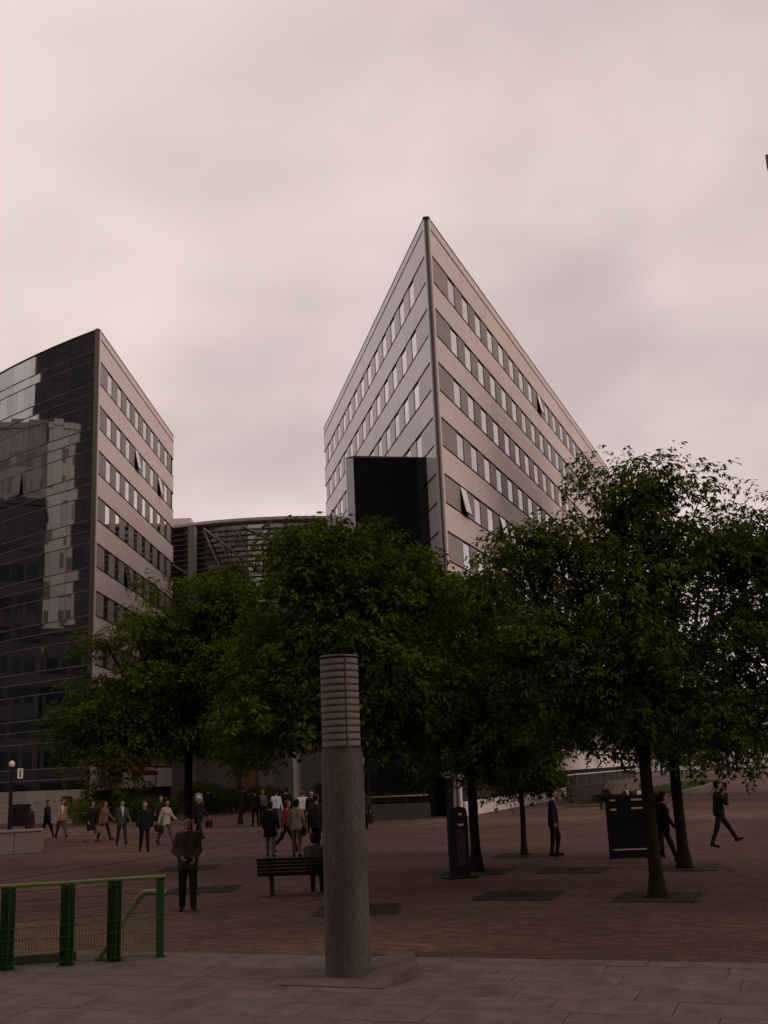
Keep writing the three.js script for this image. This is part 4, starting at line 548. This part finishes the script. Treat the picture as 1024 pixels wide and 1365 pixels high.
  const hd = mesh(headP, 0.010, 0.022 * sc, (x, y, z) => { let q = -1; for (const e of eyes) q = Math.max(q, 0.013 * sc - Math.hypot(x - e[0], y - e[1], z - e[2])); return q; });
  geos.push(paint(hd, (x, y, z) => { for (const e of eyes) if (Math.hypot(x - e[0], (y - e[1]) * 1.3, z - e[2]) < 0.017 * sc) return [0.03, 0.022, 0.02]; if (Math.hypot((x - mo[0]) * 0.6, (y - mo[1]) * 2, z - mo[2]) < 0.018 * sc) return [sk[0] * 0.7, sk[1] * 0.45, sk[2] * 0.45]; return sk; }));
  // hands: palm, four fingers of unequal length, thumb
  for (const a of arms) {
    const d = new THREE.Vector3(...a.d2).normalize(), inn = new THREE.Vector3(-a.s, 0, 0.15), w = new THREE.Vector3().crossVectors(inn, d).normalize().multiplyScalar(-a.s), n = new THREE.Vector3().crossVectors(w, d).normalize(); if (n.dot(inn) < 0) n.negate(); if (w.z < 0) w.negate();
    const at = (u, v, t) => [a.wr[0] + d.x * u + w.x * v + n.x * t, a.wr[1] + d.y * u + w.y * v + n.y * t, a.wr[2] + d.z * u + w.z * v + n.z * t];
    const P = [pr(at(-0.02, 0, 0), at(0.03, 0, 0), 0.024, 0.024), pr(at(0.04, -0.022, 0), at(0.085, -0.026, 0), 0.016, 0.013), pr(at(0.04, 0.015, 0), at(0.088, 0.022, 0), 0.018, 0.014)];
    [[0.028, 0.070], [0.010, 0.078], [-0.009, 0.072], [-0.027, 0.056]].forEach(([v, L]) => { P.push(pr(at(0.085, v, 0.002), at(0.085 + L * 0.5, v * 1.05, 0.012), 0.0095, 0.009), pr(at(0.085 + L * 0.5, v * 1.05, 0.012), at(0.085 + L * 0.86, v * 1.02, 0.040), 0.009, 0.0075)); });
    P.push(pr(at(0.025, 0.028, 0.006), at(0.058, 0.050, 0.018), 0.012, 0.0105), pr(at(0.058, 0.050, 0.018), at(0.088, 0.055, 0.030), 0.0105, 0.0085));
    geos.push(paint(mesh(P, 0.0055, 0.006), skin));
  }
  part('body', mergeGeometries(geos), skinV, g);
  // clothes
  const T = o.top ?? {}, hemY = (T.hem ?? 0.80), kJ = T.loose ?? 0.02, longP = hemY < 0.86 ? (sit ? [] : [pr(up(1.0, -0.05), [-0.06, hemY, 0.0], 0.13 * f + kJ * 0.5, 0.14 + (T.flare ?? 0)), pr(up(1.0, 0.05), [0.06, hemY, 0.0], 0.13 * f + kJ * 0.5, 0.14 + (T.flare ?? 0))]) : [];
  const collarY = S(up(1.485))[1], hemW = S([0, hemY, 0])[1]; const cA = arms.map((a) => S(a.wr));
  part(T.name ?? 'jacket', mesh([...torso(kJ), ...armP(kJ, 0.98), ...longP], cell, 0.035 * sc, (x, y, z) => { let q = Math.max(hemW - y, y - collarY); if (q > 0) for (const c of cA) if (Math.hypot(x - c[0], y - c[1], z - c[2]) < 0.28) { return y - collarY > 0 && Math.abs(x) < 0.12 * sc ? q : -1; } return q; }), cloth(T.color ?? [0.02, 0.02, 0.022]), g);
  if (T.shirt) part('shirt', mesh(torso(kJ + 0.006), 0.018, 0.035 * sc, (x, y, z) => Math.max(Math.abs(x) - (y - S(up(1.0))[1]) * 0.14, z < 0 ? 1 : -1, S(up(1.02))[1] - y, y - S(up(1.50))[1])), cloth(T.shirt), g);
  if (T.shirt) part('collar', mesh([pr(up(1.475, 0, 0.0), up(1.52, 0, 0.01), 0.068 * f, 0.062 * f)], 0.014, 0.01), cloth(T.shirt), g);
  const Bm = o.bottom ?? {}, waist = S(up(1.02))[1], ank = (Bm.bare ? 0 : 0.05);
  if (Bm.skirt) { part('skirt', mesh([...hip(0.012), pr([0, hipY, 0], [0, Bm.skirt, 0.01], 0.13, 0.15 + (Bm.flare ?? 0.02))], cell, 0.03, (x, y) => Math.max(y - waist, S([0, Bm.skirt, 0])[1] - y)), cloth(Bm.color), g); }
  else part('trousers', mesh([...hip(0.012), ...legP(Bm.loose ?? 0.014)], cell, 0.03, (x, y) => y - waist), cloth(Bm.color ?? [0.015, 0.015, 0.017]), g);
  for (const l of legs) part('shoe', mesh([pr(add(l.heel, [0, 0, 0]), l.toe, 0.044, 0.035), pr(l.ankle, add(l.heel, [0, 0.01, 0.02]), 0.042, 0.04)], 0.014, 0.02), cloth(o.shoes ?? [0.012, 0.011, 0.011]), g);
  const hr = o.hair ?? 'short', hc = cloth(o.hairColor ?? [0.018, 0.013, 0.010]);
  const hp = [pr(HD(0, 0.05, -0.028), HD(0, 0.046, -0.004), 0.094, 0.09)]; if (hr === 'long') hp.push(pr(HD(0, 0.02, -0.05), HD(0, -0.14, -0.065), 0.085, 0.075), pr(HD(0.06, 0.02, -0.02), HD(0.065, -0.12, -0.03), 0.04, 0.035), pr(HD(-0.06, 0.02, -0.02), HD(-0.065, -0.12, -0.03), 0.04, 0.035)); if (hr === 'bob') hp.push(pr(HD(0, 0.02, -0.04), HD(0, -0.04, -0.05), 0.098, 0.088)); if (hr === 'short') hp.push(pr(HD(0, 0.0, -0.045), HD(0, -0.03, -0.04), 0.075, 0.06));
  const fc = S(HD(0, -0.03, 0.11)), fr = 0.105 * sc; part('hair', mesh(hp, 0.013, 0.02, (x, y, z) => fr - Math.hypot(x - fc[0], (y - fc[1]), z - fc[2])), hc, g);
  g.userData.hands = undefined; delete g.userData.hands;
  const hw = arms.map((a) => { const p = S(add(a.wr, a.d2, 0.09)), c = Math.cos(g.rotation.y), s = Math.sin(g.rotation.y); return [o.x + p[0] * c + p[2] * s, p[1], o.z - p[0] * s + p[2] * c]; });
  return { g, hands: hw };
}
function bag(name, label, p, w, h, d, color, turn, strap) { const g = thing(name, label, 'bag', [p[0], p[1] - h - 0.12, p[2]], turn); part('bag_body', new RoundedBoxGeometry(w, h, d, 3, Math.min(w, h, d) * 0.3).translate(0, h / 2, 0), cloth(color), g); part('handle', new THREE.TorusGeometry(w * 0.28, 0.012, 6, 16, Math.PI).translate(0, h - 0.01, 0).scale(1, 1, 1), cloth(color), g); if (strap) part('strap', bar([0, h, 0], [strap[0], strap[1], strap[2]], 0.014, 6), cloth(color), g); }
const BLK = [0.013, 0.013, 0.014], GRY = [0.05, 0.05, 0.052], TAN = [0.22, 0.13, 0.07], OLV = [0.07, 0.06, 0.035], WHT = [0.44, 0.43, 0.43], CRM = [0.31, 0.26, 0.195], BRN = [0.055, 0.036, 0.026], RED = [0.13, 0.02, 0.02];
const walkR = [[22, 4], [-16, 10]], walkL = [[-16, 10], [22, 4]], big = [[27, 3], [-24, 12]], swingR = [[-18, 8, 12], [22, 8, 20]], swingL = [[22, 8, 20], [-18, 8, 12]];
// the man in front
person({ label: 'man in a brown jacket and black trousers, hands held before his chest', x: -4.16, z: -22.45, yaw: 12, h: 1.74, cell: 0.016, legs: [[6, 4], [-5, 6]], skin: [0.22, 0.12, 0.085], lean: 3, arms: [[0, 8, 46, 28], [-4, 16, 58, 44]], top: { color: [0.045, 0.033, 0.024], hem: 0.82, loose: 0.02 }, bottom: { color: BLK, loose: 0.022 } });
// walkers on the left
person({ label: 'woman in a dark reddish coat standing behind the stone planter', x: -17.0, z: -52.2, yaw: 60, h: 1.62, woman: true, hair: 'long', top: { color: [0.04, 0.016, 0.014], hem: 0.5, flare: 0.06 }, bottom: { color: BLK } });
person({ label: 'person in black with a dark red scarf, walking beside the planter', x: -16.95, z: -54.6, yaw: 80, h: 1.76, legs: walkR, arms: swingR, top: { color: BLK, hem: 0.78, shirt: RED }, bottom: { color: BLK } });
person({ label: 'man in a tan jacket and white shirt striding past the poster', x: -16.1, z: -54.1, yaw: 35, h: 1.78, legs: big, arms: swingR, top: { color: TAN, shirt: WHT, hem: 0.82 }, bottom: { color: [0.06, 0.045, 0.035] } });
const pw = person({ label: 'woman in a knee length black coat with bare legs', x: -13.45, z: -49.6, yaw: 70, h: 1.70, woman: true, hair: 'bob', legs: [[14, 3], [-12, 8]], arms: [[10, 18, 60, 30], [-6, 14, 20]], top: { color: BLK, hem: 0.52, flare: 0.03 }, bottom: { skirt: 0.5, color: BLK }, shoes: [0.10, 0.05, 0.035] });
const pt = person({ label: 'person in a brown tan top carrying a tan bag beside the black coat woman', x: -12.93, z: -49.8, yaw: 60, h: 1.68, woman: true, hair: 'bob', hairColor: [0.05, 0.03, 0.018], legs: walkR, arms: [[16, 12, 30], [-10, 10, 10]], top: { color: [0.12, 0.075, 0.05], hem: 0.84 }, bottom: { color: BLK } });
bag('handbag', 'tan handbag held by the person in the brown top', pt.hands[1], 0.34, 0.28, 0.14, [0.14, 0.085, 0.055], 0.9);
person({ label: 'man in a dark grey suit jacket with an open white shirt', x: -11.27, z: -46.2, yaw: 30, h: 1.74, legs: [[18, 6], [-14, 12]], arms: swingL, top: { color: GRY, shirt: WHT, hem: 0.78 }, bottom: { color: [0.03, 0.03, 0.03] } });
person({ label: 'man all in black walking on the open brick paving', x: -9.24, z: -41.3, yaw: 18, h: 1.76, legs: [[12, 4], [-16, 20]], arms: [[-14, 10, 10], [10, 10, 14]], hairColor: [0.06, 0.05, 0.04], top: { color: BLK, hem: 0.78, loose: 0.026 }, bottom: { color: BLK } });
const pc = person({ label: 'woman in a cream jacket taking a wide step beside the broad tree', x: -9.3, z: -45.4, yaw: 50, h: 1.72, woman: true, hair: 'bob', legs: [[26, 4], [-26, 6]], arms: [[20, 14, 30], [-16, 16, 14]], top: { color: CRM, hem: 0.80 }, bottom: { color: OLV } });
bag('shoulder_bag', 'black shoulder bag hanging beside the cream jacket woman', [pc.hands[1][0], pc.hands[1][1] + 0.1, pc.hands[1][2]], 0.3, 0.24, 0.12, BLK, 0.5, [0.05, 0.55, 0]);
const ps = person({ label: 'white haired person in a dark coat half hidden by the tree trunk', x: -8.35, z: -47.5, yaw: 60, h: 1.76, legs: walkL, arms: swingL, hairColor: [0.4, 0.38, 0.35], top: { color: BLK, hem: 0.7, loose: 0.03 }, bottom: { color: BLK } });
bag('satchel', 'black satchel carried by the white haired person', ps.hands[0], 0.4, 0.3, 0.12, BLK, 1.1);
person({ label: 'person in dark clothes behind the cream jacket woman', x: -11.3, z: -54.0, yaw: 10, h: 1.76, legs: walkR, arms: swingR, top: { color: [0.02, 0.022, 0.026], hem: 0.76 }, bottom: { color: BLK } });
person({ label: 'far man in a pale blue white shirt by the shrubs', x: -13.9, z: -79.2, yaw: 190, h: 1.78, cell: 0.03, legs: walkL, arms: swingL, top: { name: 'shirt', color: [0.40, 0.42, 0.48], hem: 0.92 }, bottom: { color: BLK } });
person({ label: 'far man in a dark suit beside the pale blue shirt', x: -13.2, z: -79.0, yaw: 185, h: 1.76, cell: 0.03, legs: walkR, arms: swingR, top: { color: BLK, hem: 0.78, shirt: WHT }, bottom: { color: BLK } });
// group in the middle
person({ label: 'distant person in dark clothes walking towards the hall entrance', x: -11.9, z: -84.5, yaw: 180, h: 1.78, cell: 0.03, legs: walkL, arms: swingL, top: { color: BLK, hem: 0.78 }, bottom: { color: BLK } });
person({ label: 'distant person in a long dark coat near the hall entrance', x: -10.9, z: -80, yaw: 175, h: 1.76, cell: 0.03, legs: walkR, arms: swingR, top: { color: [0.02, 0.018, 0.018], hem: 0.6 }, bottom: { color: BLK } });
person({ label: 'man in a black suit next to the red haired woman', x: -7.3, z: -58.2, yaw: 200, h: 1.80, legs: [[8, 4], [-8, 6]], top: { color: BLK, hem: 0.78, loose: 0.026 }, bottom: { color: BLK } });
person({ label: 'woman with full red hair in a grey top', x: -6.95, z: -58.7, yaw: 20, h: 1.76, woman: true, hair: 'bob', hairColor: [0.22, 0.08, 0.04], legs: [[8, 4], [-8, 6]], top: { color: [0.17, 0.16, 0.155], hem: 0.86 }, bottom: { color: BLK } });
person({ label: 'man in a white shirt standing behind the black coat with pale trousers', x: -5.78, z: -54.0, yaw: 170, h: 1.78, legs: [[6, 4], [-6, 6]], arms: [[6, 10, 40, 20], [6, 10, 16]], top: { name: 'shirt', color: WHT, hem: 0.92 }, bottom: { color: [0.05, 0.055, 0.065] } });
person({ label: 'man in a black jacket at the shoulder of the white shirt man', x: -5.45, z: -56.0, yaw: 200, h: 1.84, legs: [[6, 4], [-6, 6]], top: { color: BLK, hem: 0.78, loose: 0.026 }, bottom: { color: BLK } });
person({ label: 'woman in a flared black coat and pale grey trousers walking away', x: -4.04, z: -36.0, yaw: 178, h: 1.66, woman: true, hair: 'bob', legs: [[6, 4], [-6, 8]], arms: [[6, 14, 30, 10], [6, 14, 30, 10]], top: { color: BLK, hem: 0.62, flare: 0.05, loose: 0.03 }, bottom: { color: [0.13, 0.12, 0.11] } });
const pr1 = person({ label: 'person in a red top and black trousers striding between two women', x: -3.72, z: -38.1, yaw: 75, h: 1.70, hair: 'bob', hairColor: [0.10, 0.04, 0.025], legs: [[24, 4], [-24, 24]], arms: [[18, 10, 30], [-16, 10, 14]], top: { color: RED, hem: 0.88 }, bottom: { color: BLK } });
bag('carrier_bag', 'small white carrier bag held by the person in red', pr1.hands[0], 0.24, 0.24, 0.1, WHT, 0.3);
person({ label: 'man in a white shirt facing away in front of the grey column', x: -4.2, z: -50.5, yaw: 180, h: 1.76, hairColor: [0.11, 0.055, 0.03], legs: [[8, 4], [-8, 6]], top: { name: 'shirt', color: [0.5, 0.47, 0.42], hem: 0.92 }, bottom: { color: BLK } });
person({ label: 'red brown haired person in dark clothes beside the white shirted man', x: -3.75, z: -49.6, yaw: 20, h: 1.74, hairColor: [0.15, 0.06, 0.035], hair: 'bob', legs: [[8, 4], [-8, 6]], top: { color: BLK, hem: 0.78 }, bottom: { color: BLK } });
const pb1 = person({ label: 'woman in a beige jacket and brown trousers seen from behind the bench', x: -3.16, z: -35.5, yaw: 175, h: 1.70, woman: true, hair: 'bob', legs: [[5, 4], [-5, 8]], arms: [[4, 14, 30, 10], [4, 12, 24, 10]], top: { color: [0.24, 0.19, 0.13], hem: 0.80 }, bottom: { color: [0.13, 0.095, 0.07] } });
bag('shoulder_bag', 'dark shoulder bag with a white strap on the beige jacket woman', [-2.93, 1.02, -35.42], 0.12, 0.26, 0.28, BLK, 0, [-0.06, 0.62, 0]);
person({ label: 'man in a dark grey jacket half hidden by the lamp pillar', x: -2.58, z: -36.1, yaw: 160, h: 1.82, hairColor: [0.08, 0.035, 0.02], legs: [[10, 4], [-10, 10]], arms: [[10, 14, 30, 10], [-10, 14, 20]], top: { color: [0.035, 0.036, 0.034], hem: 0.76, loose: 0.03 }, bottom: { color: BLK } });
person({ label: 'person in dark clothes at the right edge of the lamp pillar', x: -1.42, z: -49.4, yaw: 185, h: 1.76, legs: walkL, arms: swingL, top: { color: [0.035, 0.02, 0.018], hem: 0.7 }, bottom: { color: BLK } });
person({ label: 'person in an olive jacket sitting on the dark slatted bench', x: -1.82, z: -24.62, yaw: 177, h: 1.62, sit: true, hair: 'bob', cell: 0.018, legs: [[86, 84], [86, 84]], arms: [[20, 10, 50, 20], [20, 10, 50, 20]], top: { color: OLV, hem: 0.9 }, bottom: { color: BLK } });
// right side
person({ label: 'man in an open dark jacket and white shirt by the young tree', x: 4.38, z: -31.75, yaw: 75, h: 1.76, cell: 0.018, legs: [[14, 24], [-4, 4]], arms: [[-22, 10, 16], [-6, 10, 20]], top: { color: BLK, shirt: WHT, hem: 0.80 }, bottom: { color: BLK } });
person({ label: 'woman in dark fitted clothes walking between two tree trunks', x: 6.70, z: -28.5, yaw: 88, h: 1.72, woman: true, cell: 0.018, hair: 'bob', legs: [[20, 3], [-26, 14]], arms: [[-14, 8, 16], [12, 8, 20]], top: { color: BLK, hem: 0.84 }, bottom: { color: BLK } });
const pm = person({ label: 'man in dark clothes striding with a phone at his ear', x: 9.22, z: -32.4, yaw: 88, h: 1.80, cell: 0.018, legs: [[34, 4], [-16, 8]], arms: [[8, 12, 20], [34, 10, 138, 24]], top: { color: [0.016, 0.015, 0.018], hem: 0.82, shirt: [0.2, 0.19, 0.19] }, bottom: { color: [0.018, 0.018, 0.026] } });
{ const p = thing('mobile_phone', 'small dark phone held to the ear of the striding man', 'phone', [pm.hands[1][0], pm.hands[1][1] - 0.03, pm.hands[1][2]], 0.2); part('phone_body', new RoundedBoxGeometry(0.018, 0.11, 0.05, 2, 0.006), M('board_black'), p, [0, 0.03, 0]); part('screen', bx(0.003, 0.07, 0.042, 0.011, 0.04, 0), M('soot'), p); }
person({ label: 'dark clothed person sitting on the bench at the lawn edge', x: 11.4, z: -61.25, yaw: 28, h: 1.74, sit: true, cell: 0.026, legs: [[86, 84], [86, 84]], arms: [[20, 10, 50, 20], [20, 10, 50, 20]], top: { color: BLK, hem: 0.9 }, bottom: { color: BLK } });
person({ label: 'dark suited sitter on the bench behind the notice board', x: 11.3, z: -55.1, yaw: 12, h: 1.76, sit: true, cell: 0.026, legs: [[86, 84], [86, 84]], arms: [[20, 10, 50, 20], [20, 10, 50, 20]], top: { color: BLK, shirt: WHT, hem: 0.9 }, bottom: { color: BLK } });
person({ label: 'white shirted sitter on the bench behind the notice board', x: 12.05, z: -55.3, yaw: 12, h: 1.74, sit: true, cell: 0.026, legs: [[86, 84], [86, 84]], arms: [[20, 10, 50, 20], [20, 10, 50, 20]], top: { name: 'shirt', color: WHT, hem: 0.92 }, bottom: { color: BLK } });

scene.traverse((o) => { if (o.isMesh) o.castShadow = o.receiveShadow = true; });
renderer.render(scene, camera);
